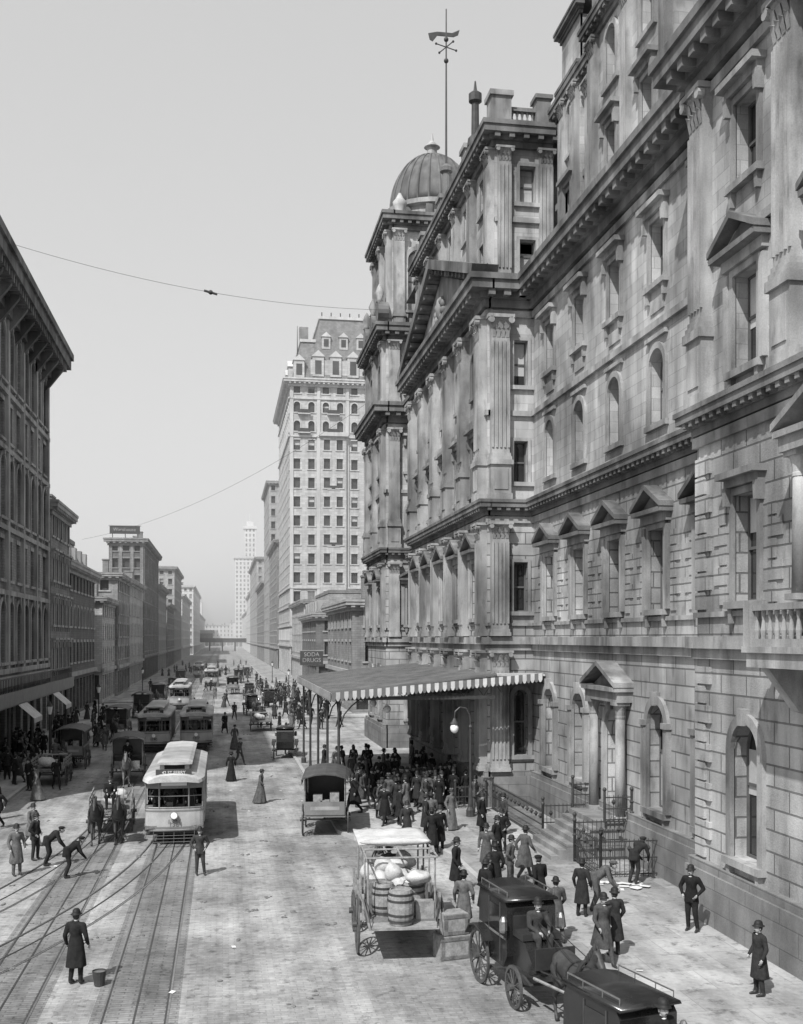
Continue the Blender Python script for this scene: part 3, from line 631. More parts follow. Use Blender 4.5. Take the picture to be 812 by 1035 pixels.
def bez(p0,p1,p2,p3,n=24):
    return [tuple((1-t)**3*a+3*(1-t)**2*t*b_+3*(1-t)*t*t*c_+t**3*d for a,b_,c_,d in zip(p0,p1,p2,p3)) for t in [i/n for i in range(n+1)]]
paths=[[(-1.9,-10),(-1.9,1000)],[(-4.9,-10),(-4.9,1000)],
  bez((-4.9,56),(-4.9,44),(-6.0,34),(-12,24)),bez((-1.9,52),(-1.9,38),(-4.5,27),(-14,16))]
for i,p in enumerate(paths):
    if i<2: ribbon(tb,'trackbed:trackbed',p,1.9,0,.004)
    zz=.012+.003*i
    for o in (-.7175,.7175):
        ribbon(tb,'rails:steel',p,.045,0,zz,o); ribbon(tb,'rail_grooves:iron',p,.04,0,zz-.004,o+(.045 if o<0 else -.045))
    ribbon(tb,'slot_rail:iron',p,.045,0,zz,0)
place('tram_track',tb.meshes())
sw=B()
def pave(b,poly,z,k='pavement:flagstone'):
    n=len(poly); b.add(k,[(x,y,z) for x,y in poly]+[(x,y,0) for x,y in poly],[tuple(range(n))]+[(i,(i+1)%n,(i+1)%n+n,i+n) for i in range(n)])
rp=[(8.6,-10),(8.6,40),(8.2,42.5),(5.4,44.5),(4.9,46),(4.9,96),(20,96),(20,-10)]
pave(sw,rp,.14); ribbon(sw,'kerb:kerbstone',rp[:6],.2,0,.15,.02)
pave(sw,[(8.4,112),(8.4,1000),(20,1000),(20,112)],.14); ribbon(sw,'kerb:kerbstone',[(8.4,112),(8.4,1000)],.2,0,.15,.02)
place('pavement',sw.meshes())
sw=B()
pave(sw,[(-10.8,56),(-10.8,139),(-16,139),(-16,56)],.14); ribbon(sw,'kerb:kerbstone',[(-10.8,56),(-10.8,139)],.2,0,.15,-.02)
pave(sw,[(-10.8,143),(-10.8,1000),(-16,1000),(-16,143)],.14)
place('pavement',sw.meshes())
dr=B()
for i in range(230):
    x=R.uniform(-9,8); y=18+R.random()**1.7*90
    if abs(x+1.9)<.2: continue
    for j in range(R.randint(2,5)): dr.ball('clods:oldwood',(x+R.uniform(-.15,.15),y+R.uniform(-.15,.15),.014),R.uniform(.03,.08),R.uniform(.03,.08),R.uniform(.012,.03),6,4)
for i in range(14):
    x=R.uniform(-8,12); y=R.uniform(20,60); a=R.uniform(0,3); zz=.16 if x>9 else .03
    dr.add('paper_scraps:signwhite',[(x+.1*cos(a+q),y+.1*sin(a+q),zz+.01*sin(q)) for q in (0,1.2,3.14,4.34)],[(0,1,2,3)])
place('street_litter',dr.meshes())
def wire(p0,p1,sag,r=.03,fix=None):
    b=B(); p0=Vector(p0);p1=Vector(p1); n=18; pts=[p0.lerp(p1,i/n)-Vector((0,0,sag*4*(i/n)*(1-i/n))) for i in range(n+1)]
    for a,d in zip(pts,pts[1:]): b.cyl('w:wireiron',a,d,r,n=4)
    if fix:
        q=pts[int(n*fix)]; b.cyl('w:iron',q-Vector((.45,0,-.1)),q+Vector((.45,0,-.12)),.08,n=6); b.ball('w:iron',q,.16)
    placemesh('overhead_wire',b.single('overhead_wire'))
wire((-14,72,33.5),(12.4,81,33),1.0,.014,.5); wire((-15,122,19),(12.2,89,28),1.8,.012)
f=B()
def fence(b,p0,p1,z,h=1.1,sp=.16,k='railing:iron'):
    p0=Vector(p0);p1=Vector(p1); L_=(p1-p0).length; n=max(2,int(L_/sp))
    for zz in (.1,h*.5,h-.08): b.cyl(k,(p0.x,p0.y,z+zz),(p1.x,p1.y,z+zz),.03,n=4)
    for i in range(n+1):
        q=p0.lerp(p1,i/n); b.cyl(k,(q.x,q.y,z),(q.x,q.y,z+h),.014,n=4)
    for i in range(0,n,4):
        q=p0.lerp(p1,min(1,(i+2)/n)); b.lathe(k,(q.x,q.y,z+h*.75),[(.01,-.12),(.09,0),(.01,.12)],6)
    for q in (p0,p1): b.cyl(k,(q.x,q.y,z),(q.x,q.y,z+h+.15),.05,n=6); b.ball(k,(q.x,q.y,z+h+.22),.08)
fence(f,(12.7,35.4),(12.7,38.2),.14,1.3); fence(f,(12.7,35.4),(14.9,35.4),.14,1.3); fence(f,(12.7,42.2),(12.7,50.4),.14,1.3)
fence(f,(12.7,38.2),(14.9,38.2),.14,1.5); fence(f,(12.7,42.2),(14.9,42.2),.14,1.5)
fence(f,(13.9,38.35),(14.95,38.35),1.5,1.0); fence(f,(13.9,42.05),(14.95,42.05),1.5,1.0); fence(f,(11.0,51),(12.5,51),.14)
place('iron_railing',f.meshes())
l=B(); l.lathe('post:iron',(0,0,0),[(.2,0),(.2,.3),(.12,.45),(.08,1.2),(.06,1.3),(.055,4.0),(.1,4.1),(.05,4.2)],10)
pts=[(0,4.1),(-.02,4.6),(-.2,4.95),(-.5,5.0),(-.72,4.8),(-.75,4.45)]
for (a,z),(a2,z2) in zip(pts,pts[1:]): l.cyl('arm:iron',(a,0,z),(a2,0,z2),.035,n=6)
l.lathe('lamp_hood:iron',(-.75,0,4.25),[(.22,0),(.12,.12),(.05,.25)],10); l.ball('globe:lampglass~',(-.75,0,4.05),.2,.2,.24)
place('street_lamp',l.meshes(),(11.2,48.6,.14))
l2=B(); l2.lathe('post:iron',(0,0,0),[(.18,0),(.16,.3),(.07,.5),(.05,3.0),(.09,3.1)],8); l2.lathe('lantern:lampglass',(0,0,3.1),[(.1,0),(.2,.5),(.2,.52)],6); l2.lathe('lantern_cap:iron',(0,0,3.62),[(.24,0),(.1,.2),(.03,.35)],6)
lm=l2.meshes()
for x,y in ((9.0,115),(9.0,150),(-11.3,104),(-11.3,75),(-11.3,160),(9,200)): place('street_lamp',lm,(x,y,.14))
s=B(); s.box('board:signdark',-1.6,1.6,-.08,.08,0,1.9); s.box('board_frame:browntrim',-1.7,1.7,-.02,.1,-.1,-.003); s.box('board_frame:browntrim',-1.7,1.7,-.02,.1,1.903,2.0)
for x in (-1.3,1.3): s.cyl('brackets:iron',(x,.1,1),(x+1.5,2,1),.05,n=5)
e=place('shop_sign',s.meshes(),(12.3,152,4.6)); text(e,"SODA\nDRUGS",(0,-.1,1.0),.8,(pi/2,0,0),'lefttrim')
# ================================================================ people
def fuse(parts_fn,voxel,classify,b,sm=6):
    t=B(); parts_fn(t); me=t.single('tmp'); o=bpy.data.objects.new('tmp',me); scene.collection.objects.link(o)
    m=o.modifiers.new('r','REMESH'); m.mode='VOXEL'; m.voxel_size=voxel
    s_=o.modifiers.new('s','SMOOTH'); s_.factor=.5; s_.iterations=sm
    dg=bpy.context.evaluated_depsgraph_get(); ev=o.evaluated_get(dg); em=ev.to_mesh()
    vs=[tuple(v.co) for v in em.vertices]; groups={}
    for p in em.polygons:
        groups.setdefault(classify(p.center),[]).append(tuple(p.vertices))
    for k,fs in groups.items():
        used={}; nv=[]; nf=[]
        for q in fs:
            r=[]
            for i in q:
                if i not in used: used[i]=len(nv); nv.append(vs[i])
                r.append(used[i])
            nf.append(tuple(r))
        b.add(k,nv,nf)
    ev.to_mesh_clear(); bpy.data.objects.remove(o); bpy.data.meshes.remove(me)
POSE={
'stand':dict(kn=[(.1,-.02,.5),(-.1,-.03,.5)],an=[(.13,.03,.08),(-.11,0,.08)],el=[(.27,.03,1.15),(-.27,.04,1.15)],wr=[(.27,-.08,.92),(-.25,-.12,.93)],lean=0),
'pocket':dict(kn=[(.12,-.05,.5),(-.1,0,.5)],an=[(.17,.0,.08),(-.11,.05,.08)],el=[(.32,.06,1.16),(-.33,.05,1.16)],wr=[(.2,-.12,1.0),(-.2,-.12,1.0)],lean=3),
'walk':dict(kn=[(.1,-.2,.52),(-.1,.06,.5)],an=[(.1,-.34,.1),(-.1,.36,.15)],el=[(.27,.17,1.17),(-.27,-.06,1.15)],wr=[(.26,.08,.93),(-.24,-.25,.99)],lean=4),
'sit':dict(kn=[(.14,-.45,.93),(-.14,-.45,.93)],an=[(.13,-.55,.5),(-.13,-.5,.5)],el=[(.25,-.14,1.18),(-.25,-.14,1.18)],wr=[(.12,-.42,1.12),(-.12,-.42,1.12)],lean=6),
'bend':dict(kn=[(.13,-.12,.5),(-.12,-.06,.5)],an=[(.15,.05,.08),(-.12,.1,.08)],el=[(.25,-.3,1.3),(-.25,-.3,1.3)],wr=[(.12,-.6,1.3),(-.12,-.62,1.3)],lean=52)}
def person(pose,kind,hatk):
    P=POSE[pose]; b=B(); la=radians(P['lean']); fem=kind=='dress'
    def U(p):
        x,y,z=p; dz=z-.95; return (x,y*cos(la)-dz*sin(la),.95+y*sin(la)+dz*cos(la))
    ws=.85 if fem else 1
    def build(t):
        k='a:cloth'
        t.capsule(k,(0,0,.95),.15,U((0,0,1.15)),.135*ws); t.capsule(k,U((0,0,1.15)),.135*ws,U((0,0,1.34)),.16*ws)
        t.capsule(k,U((-.15*ws,.01,1.41)),.08,U((.15*ws,.01,1.41)),.08); t.capsule(k,U((0,.0,1.42)),.075,U((0,-.01,1.5)),.06)
        for i,s in ((0,1),(1,-1)):
            sh=U((s*.185*ws,.01,1.41)); el=U(P['el'][i]); wr=U(P['wr'][i]); t.capsule(k,sh,.075,el,.058); t.capsule(k,el,.058,wr,.042)
            if not (fem and pose!='sit'):
                kn=P['kn'][i]; an=P['an'][i]; t.capsule(k,(s*.09,0,.93),.105,kn,.075); t.capsule(k,kn,.075,an,.055); t.capsule(k,(an[0],an[1],.055),.05,(an[0],an[1]-.17,.035),.035) if pose!='sit' else t.capsule(k,an,.05,(an[0],an[1]-.17,an[2]-.05),.035)
        if pose!='sit':
            hem={'coat':.42,'jacket':.78,'dress':.03}[kind]; rx={'coat':.25,'jacket':.2,'dress':.34}[kind]; ry=rx*(.85 if pose!='walk' else 1.1)+(.08 if kind=='coat' and pose=='walk' else 0)
            rs=[]
            for j in range(9):
                q=j/8; z=1.14+(hem-1.14)*q; f_=q**(.8 if not fem else 1.0); n=28; ring=[]
                for i in range(n):
                    a=-2*pi*i/n; fold=1+.06*q*sin(a*7+j*.3)+.03*q*sin(a*11)
                    ring.append(((.15*ws+(rx-.15*ws)*f_)*cos(a)*fold,(.13*ws+(ry-.13*ws)*f_)*sin(a)*fold+(.07 if fem and pose=='walk' else .02)*q*q,z))
                rs.append(ring)
            t.rings(k,rs)
        else:
            t.capsule(k,(.12,-.05,.98),.12,(.15,-.42,.95),.1); t.capsule(k,(-.12,-.05,.98),.12,(-.15,-.42,.95),.1)
    def cl(c_):
        if c_.z<.1 and not fem and pose!='sit': return 'shoes:leather~'
        if kind!='dress' and c_.z<(.44 if kind=='coat' else .8) : return 'trousers:trouser~'
        return 'coat:cloth~'
    fuse(build,.022,cl,b)
    hc=U((0,-.02,1.61)); hd=Vector(hc)
    def hf(p):
        x,y,z=p; k_=1-.28*max(0,-z/.115); return (x*k_,y*(1-.12*max(0,-z/.115))-(.012 if z<0 else 0),z)
    b.ball('head:skin~',hd,.078,.095,.118,16,12,hf); b.capsule('neck:skin~',hd-Vector((0,-.01,.05)),.052,Vector(U((0,0,1.46))),.055,8)
    b.rings('head:skin~',[[tuple(hd+Vector(v)) for v in r] for r in ([(-.006,-.088,.02),(.006,-.088,.02),(.006,-.085,.02),(-.006,-.085,.02)],[(-.016,-.118,-.025),(.016,-.118,-.025),(.018,-.085,-.03),(-.018,-.085,-.03)])])
    for s in (-1,1):
        b.ball('eyes:hair',hd+Vector((s*.03,-.086,.012)),.011,.008,.007,6,4); b.ball('ears:skin~',hd+Vector((s*.079,.005,-.005)),.012,.02,.032,6,5)
    b.box('mouth:hair',hd.x-.022,hd.x+.022,hd.y-.098,hd.y-.085,hd.z-.058,hd.z-.05)
    if not fem and R.random()<.6: b.ball('moustache:hair',hd+Vector((0,-.098,-.042)),.035,.014,.012,8,4)
    b.ball('hair:hair~',hd+Vector((0,.018,.02)),.085,.09,.105,14,10)
    if not fem: b.ball('collar:shirt~',Vector(U((0,-.03,1.475))),.06,.06,.025,10,5)
    top=hd+Vector((0,.005,.05))
    if hatk=='bowler': b.lathe('hat:hat~',top,[(.135,.01),(.14,.0),(.14,.012),(.1,.005),(.098,.06),(.085,.11),(.05,.14),(.01,.148)],18,.92,1.1)
    elif hatk=='cap': b.lathe('hat:cloth~',top,[(.09,-.0),(.115,.03),(.11,.065),(.06,.085),(.01,.09)],14,1,1.05); b.ball('hat:cloth~',top+Vector((0,-.11,.015)),.075,.05,.012,10,4)
    elif hatk=='top': b.lathe('hat:hat~',top,[(.13,.02),(.13,.008),(.092,.012),(.088,.17),(.095,.2),(.01,.2)],18,.92,1.1)
    else:
        b.ball('hair:hair~',hd+Vector((0,.08,.06)),.06,.05,.05); b.lathe('hat:hat~',top,[(.16,.02),(.17,.012),(.16,.0),(.1,.01),(.1,.06),(.07,.09),(.01,.1)],18,1,1.05)
        for i in range(4): b.ball('hat_trim:cloth~',top+Vector((.06*cos(i*1.6),.06*sin(i*1.6),.09)),.045,.045,.04,7,5)
    for i,s in ((0,1),(1,-1)):
        w_=Vector(U(P['wr'][i])); e_=Vector(U(P['el'][i])); d=(w_-e_).normalized(); sd=d.cross(Vector((s,0.2,0))).normalized(); up=d.cross(sd)
        pc=w_+d*.06; b.capsule('hands:skin~',w_,.028,pc,.032,8); b.capsule('hands:skin~',w_+sd*.015,.022,pc+sd*.02,.024,8)
        for j in range(4):
            o=sd*(.03-.02*j); L_=(.065,.075,.07,.055)[j]; k1=pc+o+d*.02; k2=k1+(d+up*.25*s).normalized()*L_*.55; k3=k2+(d+up*.8*s).normalized()*L_*.45
            b.cyl('hands:skin~',k1,k2,.009,.008,5); b.cyl('hands:skin~',k2,k3,.008,.006,5)
        k1=w_+d*.03+sd*.03; b.cyl('hands:skin~',k1,k1+(d+sd*.9).normalized()*.05,.011,.008,5)
    return b.single('person_'+pose+'_'+kind)
TP={'A':person('stand','coat','bowler'),'B':person('walk','coat','bowler'),'C':person('walk','jacket','cap'),'D':person('pocket','jacket','bowler'),'E':person('bend','jacket','cap'),
    'S':person('sit','coat','bowler'),'F':person('walk','dress','f'),'G':person('stand','dress','f'),'T':person('stand','coat','top')}
def put(k,x,y,rot=None,z=None,sc=None):
    if rot is None: rot=R.uniform(0,6.28)
    if z is None: z=.14 if ((x>4.9 and y>45) or x>8.6 or (x<-10.8 and y>56)) and not 96<y<112 else 0.012
    return placemesh('woman' if k in 'FG' else 'man',TP[k],(x,y,z-.003),rot,sc or R.uniform(.94,1.05))
AW=pi
for a in [('A',-3.46,27.0,AW-.3),('D',-.78,38.7,0.1),('A',-7.1,39.7,.5),('B',-7.5,45.3,.9),('E',-6.3,41.2,1.7),('E',-5.3,39.0,1.9),('D',-6.9,42.3,1.2),('G',.5,63.8,AW),('F',1.9,55.1,1.2),
          ('A',12.1,23.2,-1.5),('D',12.9,28.6,-.8),('A',7.0,48.9,.4),('B',7.9,40.8,AW),('A',8.3,41.3,.3),('A',6.7,29.9,AW-.4),
          ('B',9.4,26.1,.2),('A',9.95,26.7,AW+.3),('E',11,31.2,1.2),('E',13.5,34.4,2.2),('A',10.4,30.6,2.4),('C',9.2,30.9,-2.8),('A',8.0,32.3,.6),('T',8.6,33.8,AW),('D',9.3,34.6,1.1),('A',9.0,36.6,-.5),('B',10.1,35.7,2.0),('A',7.5,34.6,1.2),
          ('A',9.8,38.3,.8),('D',10.5,40.2,-.7),('A',7.3,43.0,.2),('B',8.6,44.6,AW),('G',9.6,45.3,.4),
          ('C',-9,62,.4),('A',-10.2,52,.9),('C',-9.6,49.6,-.6),('B',-8.6,83,.1),('F',.9,82,.2),('C',1.2,112,.3),('B',-1,150,.2),('A',5.0,97,1.5),('B',6.2,99,AW),('C',3.9,104,2),
          ('C',1.1,72,.8),('B',0.2,96,.4),('A',7.6,31.0,2.0),('D',7.9,29.2,-1.0),('B',8.9,28.3,AW)]: put(*a)
for i in range(44): put(R.choice('ABADTGAD'),R.uniform(5.8,12),R.uniform(50,66))
for i in range(22): put(R.choice('ABADG'),R.uniform(8.2,12.2),R.uniform(50,57),R.uniform(-.8,.8))
for i in range(12): put(R.choice('ABADGT'),R.uniform(7,12),R.uniform(42,50))
for i in range(66): put(R.choice('ABCDFG'),R.uniform(-14.5,-9.3),R.uniform(55,112))
for i in range(60): put(R.choice('ABCDFGT'),R.uniform(5.2,11.5),R.uniform(98,190))
for i in range(55): put(R.choice('ABCDFG'),R.uniform(-14,9),R.uniform(110,330))
# ================================================================ horse
def horse_mesh(step):
    b=B()
    def fn(t):
        k='a:horsehide'; C=[((0,.72,1.28),.2),((0,.5,1.3),.275),((0,.15,1.25),.28),((0,-.2,1.2),.3),((0,-.5,1.22),.27),((0,-.72,1.4),.18),((0,-.92,1.66),.125),((0,-1.02,1.84),.1)]
        for (p,r),(q,s) in zip(C,C[1:]): t.capsule(k,p,r,q,s,16)
        t.capsule(k,(0,-1.04,1.88),.1,(0,-1.25,1.68),.085); t.capsule(k,(0,-1.25,1.68),.075,(0,-1.4,1.52),.055); t.capsule(k,(0,-1.12,1.74),.085,(0,-1.2,1.68),.07)
        for s in (-1,1):
            o=step*s*.16
            t.capsule(k,(s*.12,.58,1.15),.19,(s*.15,.42-o*.5,.9),.125); t.capsule(k,(s*.15,.42-o*.5,.9),.12,(s*.14,.74-o,.52),.062); t.capsule(k,(s*.14,.74-o,.52),.055,(s*.14,.66-o,.16),.042); t.capsule(k,(s*.14,.66-o,.16),.045,(s*.14,.6-o,.05),.06)
            t.capsule(k,(s*.13,-.48,1.12),.17,(s*.14,-.42,.88),.1); t.capsule(k,(s*.14,-.42,.88),.085,(s*.13,-.46+o,.5),.06); t.capsule(k,(s*.13,-.46+o,.5),.048,(s*.13,-.46+o*1.3,.16),.038); t.capsule(k,(s*.13,-.46+o*1.3,.16),.042,(s*.13,-.51+o*1.3,.05),.055)
            t.capsule(k,(s*.06,-1.0,1.95),.035,(s*.075,-1.02,2.06),.012,6)
    fuse(fn,.03,lambda c_:'hooves:leather~' if c_.z<.09 else 'hide:horsehide~',b,5)
    pr=(0,.92,1.38)
    for i in range(7):
        q=(R.uniform(-.04,.04),1.0+R.uniform(0,.06),.62+R.uniform(-.1,.1)); m_=(q[0]*.7,1.02,1.15); b.capsule('tail:hair~',pr,.04,m_,.05,6); b.capsule('tail:hair~',m_,.05,q,.02,6)
    for i in range(10):
        t_=i/9; y=-.65-.4*t_; z=1.62+.38*t_; b.ball('mane:hair~',(.04*(-1)**i,y+.06,z-.02),.05,.06,.12,7,5)
    n=18
    rs=[[(.24*cos(a)*(1+.12*dx),-.62-.05*sin(a)+dy,1.33+.34*sin(a)*(1+.1*dx)) for a in [2*pi*i/n for i in range(n)]] for dx,dy in ((0,-.06),(1,-.06),(1,.06),(0,.06),(0,-.06))]
    b.rings('collar:leather',rs,False)
    for y,r in ((-.2,.325),(.35,.3)):
        b.rings('girth:leather',[[((r)*cos(a),y+dy,1.22+r*1.0*sin(a)) for a in [2*pi*i/n for i in range(n)]] for dy in (-.03,.03)],False)
    for s in (-1,1):
        b.cyl('traces:leather',(s*.3,-.55,1.15),(s*.36,1.3,.95),.02,n=5); b.box('blinkers:leather',s*.09-.01,s*.09+.01,-1.2,-1.08,1.8,1.92)
        b.cyl('reins:leather',(s*.09,-1.3,1.66),(s*.2,-.3,1.55),.01,n=4); b.cyl('reins:leather',(s*.2,-.3,1.55),(s*.1,1.8,1.9),.01,n=4)
        b.ball('eyes:leather~',(s*.088,-1.12,1.84),.02)
    return b.single('horse')
HM=[horse_mesh(0),horse_mesh(1)]
def horse(x,y,rot=0,i=0,sc=1): return placemesh('horse',HM[i],(x,y,.0),rot,sc)
# ================================================================ vehicles (front toward -Y)
def wheel(b,x,y,r,k='wheels:darkpaint',n=12,w=.05):
    m=28
    prof=[(r,-w/2),(r,w/2),(r-.07,w/2),(r-.07,-w/2),(r,-w/2)]
    b.rings(k,[[(x+dx,y+q*cos(2*pi*i/m),r+q*sin(2*pi*i/m)) for i in range(m)] for q,dx in prof],False)
    b.cyl(k,(x-.12,y,r),(x+.12,y,r),.08,.08,10)
    for i in range(n):
        a=2*pi*i/n; b.cyl(k,(x,y,r),(x,y+(r-.05)*cos(a),r+(r-.05)*sin(a)),.022,.016,5)
def axle(b,y,r,w):
    for s in (-1,1): wheel(b,s*w,y,r)
    b.cyl('axles:iron',(-w,y,r),(w,y,r),.035,n=6)
    for s in (-1,1): b.prismx('springs:iron',[(y-.45,r+.14),(y,r+.04),(y+.45,r+.14),(y,r+.24)],s*w*.7-.03,s*w*.7+.03)
def shafts(b,y,z=.85,L_=2.4):
    for s in (-1,1): b.cyl('shafts:wood',(s*.42,y,z-.1),(s*.36,y-L_,z+.15),.035,.025,6)
def cab():
    b=B(); axle(b,1.35,.62,.78); axle(b,-.55,.46,.7)
    prof=[(.35,.62),(.15,.9),(.15,1.95),(.3,2.12),(1.75,2.12),(1.88,1.9),(1.9,1.2),(1.7,.75),(1.4,.6)]
    b.prismx('body:blackpaint',prof,-.58,.58)
    b.rings('roof:blackpaint~',[[(x*.63,y,z) for x,z in ((-1,2.1),(-.95,2.16),(-.5,2.22),(0,2.24),(.5,2.22),(.95,2.16),(1,2.1))] for y in (.08,1.92)])
    for s in (-1,1):
        b.box('roof_rail:steel',s*.55-.012,s*.55+.012,.2,1.8,2.28,2.3)
        for y in (.2,.7,1.3,1.8): b.cyl('roof_rail:steel',(s*.55,y,2.15),(s*.55,y,2.3),.01,n=4)
        b.box('windows:glass',s*.585-.01,s*.585+.012,.55,1.2,1.35,1.9); b.box('mouldings:midpaint',s*.59-.01,s*.59+.015,.18,1.86,1.25,1.29)
        b.box('door:darkpaint',s*.59-.01,s*.59+.01,.52,.55,.7,2.0); b.box('door:darkpaint',s*.59-.01,s*.59+.01,1.2,1.23,.7,2.0)
        b.lathe('lamps:steel',(s*.68,.1,1.45),[(.07,0),(.09,.05),(.09,.25),(.04,.35)],8); b.box('step:iron',s*.6-.02,s*.75+.02,.7,1.0,.45,.48)
        b.prismx('mudguards:blackpaint',[(.75,1.1),(1.0,1.3),(1.4,1.36),(1.75,1.26),(2.0,1.0),(1.98,.98),(1.73,1.23),(1.4,1.32),(1.02,1.26),(.78,1.08)],s*.66,s*.9)
    b.box('windows:glass',-.4,.4,.135,.155,1.3,1.85); b.box('windows:glass',-.25,.25,1.86,1.91,1.4,1.8)
    b.prismx('boot:blackpaint',[(.15,.75),(.15,1.4),(-.5,1.35),(-.95,.95),(-1.1,.95),(-1.1,.88),(-.8,.75)],-.42,.42)
    b.box('driver_seat:leather',-.45,.45,-.45,.12,1.38,1.52); b.box('driver_seat:leather',-.45,.45,.05,.13,1.52,1.8)
    b.box('dashboard:leather',-.45,.45,-1.15,-1.1,.95,1.4); shafts(b,-1.0); return b.meshes()
def van(load=False,dark=False):
    b=B(); axle(b,2.6,.72 if load else .66,1.05 if load else .95); axle(b,.5,.54,1.0 if load else .92); bk='bed:darkpaint' if dark else 'bed:midpaint'
    b.box(bk,-.85,.85,-.3,3.3,.85,.98)
    for s in (-1,1):
        if load:
            b.add(bk,[(s*.85,-.1,.98),(s*.85,3.3,.98),(s*.98,3.3,1.5),(s*.98,-.1,1.5),(s*.81,-.1,.98),(s*.81,3.3,.98),(s*.94,3.3,1.5),(s*.94,-.1,1.5)],[(0,1,2,3),(4,5,6,7),(2,3,7,6),(1,2,6,5)])
            for y in (0,.8,1.6,2.4,3.2): b.box('stakes:wood',s*.95-.03,s*.95+.03,y-.03,y+.03,.95,1.6)
        else: b.box(bk,s*.83-.02,s*.83+.02,-.0,3.3,.98,1.55); b.box('panel_stripe:creampaint',s*.855-.008,s*.855+.01,.2,3.1,1.4,1.46)
        for y in (-.05,1.1,2.2,3.25): b.cyl('posts:wood',(s*.83,y,.98),(s*.83,y,2.5),.025,n=5)
    if load:
        for y in (-.3,1.1,2.2,3.3): b.cyl('canopy_frame:wood',(-.88,y,2.5),(.88,y,2.5),.025,n=5)
        for s in (-.88,0,.88): b.cyl('canopy_frame:wood',(s,-.4,2.52),(s,3.4,2.52),.025,n=5)
        rs=[]
        for j in range(9):
            y=-.45+j*.27
            top=[(x/6*.95,2.56+.06*cos(x/6*pi/2)-.07*abs(sin(y*2.6))*(1-abs(x)/6)+R.uniform(-.02,.02)) for x in range(-6,7)]
            rs.append([(x,y,z) for x,z in top]+[(x,y,z-.03) for x,z in top[::-1]])
        b.rings('canopy:canvas~',rs)
        b.ball('canopy_roll:canvas~',(0,1.85,2.62),.95,.14,.1,14,8,lambda p:(p[0],p[1]*(1+.2*sin(p[0]*14)),p[2]*(1+.25*sin(p[0]*19))))
    else:
        arc=[(-.98,2.42),(-.85,2.52),(-.45,2.64),(0,2.68),(.45,2.64),(.85,2.52),(.98,2.42)]
        b.prism('canopy:tarp',arc+[(x,z-.05) for x,z in arc[::-1]],-.5,3.5)
        for s in (-1,1): b.box('valance:tarp',s*.955-.015,s*.955+.015,-.5,3.5,2.25,2.42); b.box('side_curtains:tarp',s*.85-.01,s*.85+.01,1.0,3.25,1.55,2.4)
        b.box('tailgate:midpaint',-.82,.82,3.3,3.34,.95,1.5); b.box('tail_lettering:creampaint',-.6,.6,3.335,3.35,1.15,1.3)
        b.box('interior:darkpaint',-.8,.8,.95,1.0,.98,2.4)
        for x in (-.4,0,.3): b.box('parcels:wood',x-.18,x+.2,2.5,3.0,.98,1.5+abs(x)*.8)
    if load:
        b.box('tailboard:wood',-.85,.85,3.3,3.85,.86,.92)
        for s in (-1,1): b.cyl('tail_chains:iron',(s*.8,3.85,.9),(s*.9,3.32,1.5),.015,n=4)
        def barrel(x,y,z,r=.3,h_=.8):
            b.lathe('barrels:wood',(x,y,z),[(r*.82,0),(r*.95,h_*.2),(r,h_*.5),(r*.95,h_*.8),(r*.82,h_),(r*.76,h_),(r*.76,h_-.04)],18)
            for q in (.12,.3,.7,.88): b.lathe('barrel_hoops:iron',(x,y,z+h_*q-.025),[(r*(.87+.13*sin(pi*q))+.012,0),(r*(.87+.13*sin(pi*q))+.012,.05)],18)
        barrel(.05,3.5,.93,.33,.85); barrel(-.35,2.7,.98); barrel(.4,2.8,.98)
        for i in range(20):
            x=R.uniform(-.65,.65); y=R.uniform(.9,3.1); a1=R.uniform(8,18); a2=R.uniform(8,18)
            b.ball('sacks:sack~',(x,y,1.3+R.uniform(0,.75)),R.uniform(.2,.34),R.uniform(.22,.38),R.uniform(.14,.24),14,10,lambda p:(p[0]*(1+.12*sin(p[1]*a1)),p[1]*(1+.1*sin(p[2]*a2)),p[2]*(1+.18*sin(p[0]*a2))))
        b.box('crates:wood',-.8,-.35,3.0,3.3,.98,1.4); b.box('crates:oldwood',.3,.8,2.2,2.7,.98,1.75)
    b.box('driver_seat:leather',-.75,.75,.1,.5,1.45,1.55); b.box('footboard:oldwood',-.7,.7,-.75,-.28,.85,.9); b.box('dash:oldwood',-.7,.7,-.8,-.75,.85,1.3)
    shafts(b,-.3); return b.meshes()
def cart():
    b=B(); axle(b,2.3,.6,.92); axle(b,.4,.48,.9)
    b.box('bed:oldwood',-.85,.85,-.4,3.1,.85,.97)
    for s in (-1,1):
        for z in (1.08,1.28,1.48): b.box('side_rails:wood',s*.87-.02,s*.87+.02,-.1,3.1,z-.06,z+.06)
        for y in (0,1,2,3): b.box('stakes:wood',s*.84-.03,s*.84-.0,y-.03,y+.03,.9,1.6)
    b.box('driver_seat:wood',-.7,.7,.0,.4,1.5,1.58)
    for x in (-.6,.6): b.box('seat_legs:wood',x-.03,x+.03,.1,.2,.97,1.5)
    for i in range(7): b.ball('sacks:sack~',(R.uniform(-.5,.5),R.uniform(.9,2.8),1.15+R.uniform(0,.35)),.34,.4,.25,10,7)
    b.cyl('pole:wood',(0,-.4,.75),(0,-3.2,1.0),.05,.04,6); b.box('footboard:oldwood',-.6,.6,-.8,-.38,.9,.95); b.cyl('pole:wood',(-.7,-.6,.8),(.7,-.6,.8),.04,n=6)
    return b.meshes()
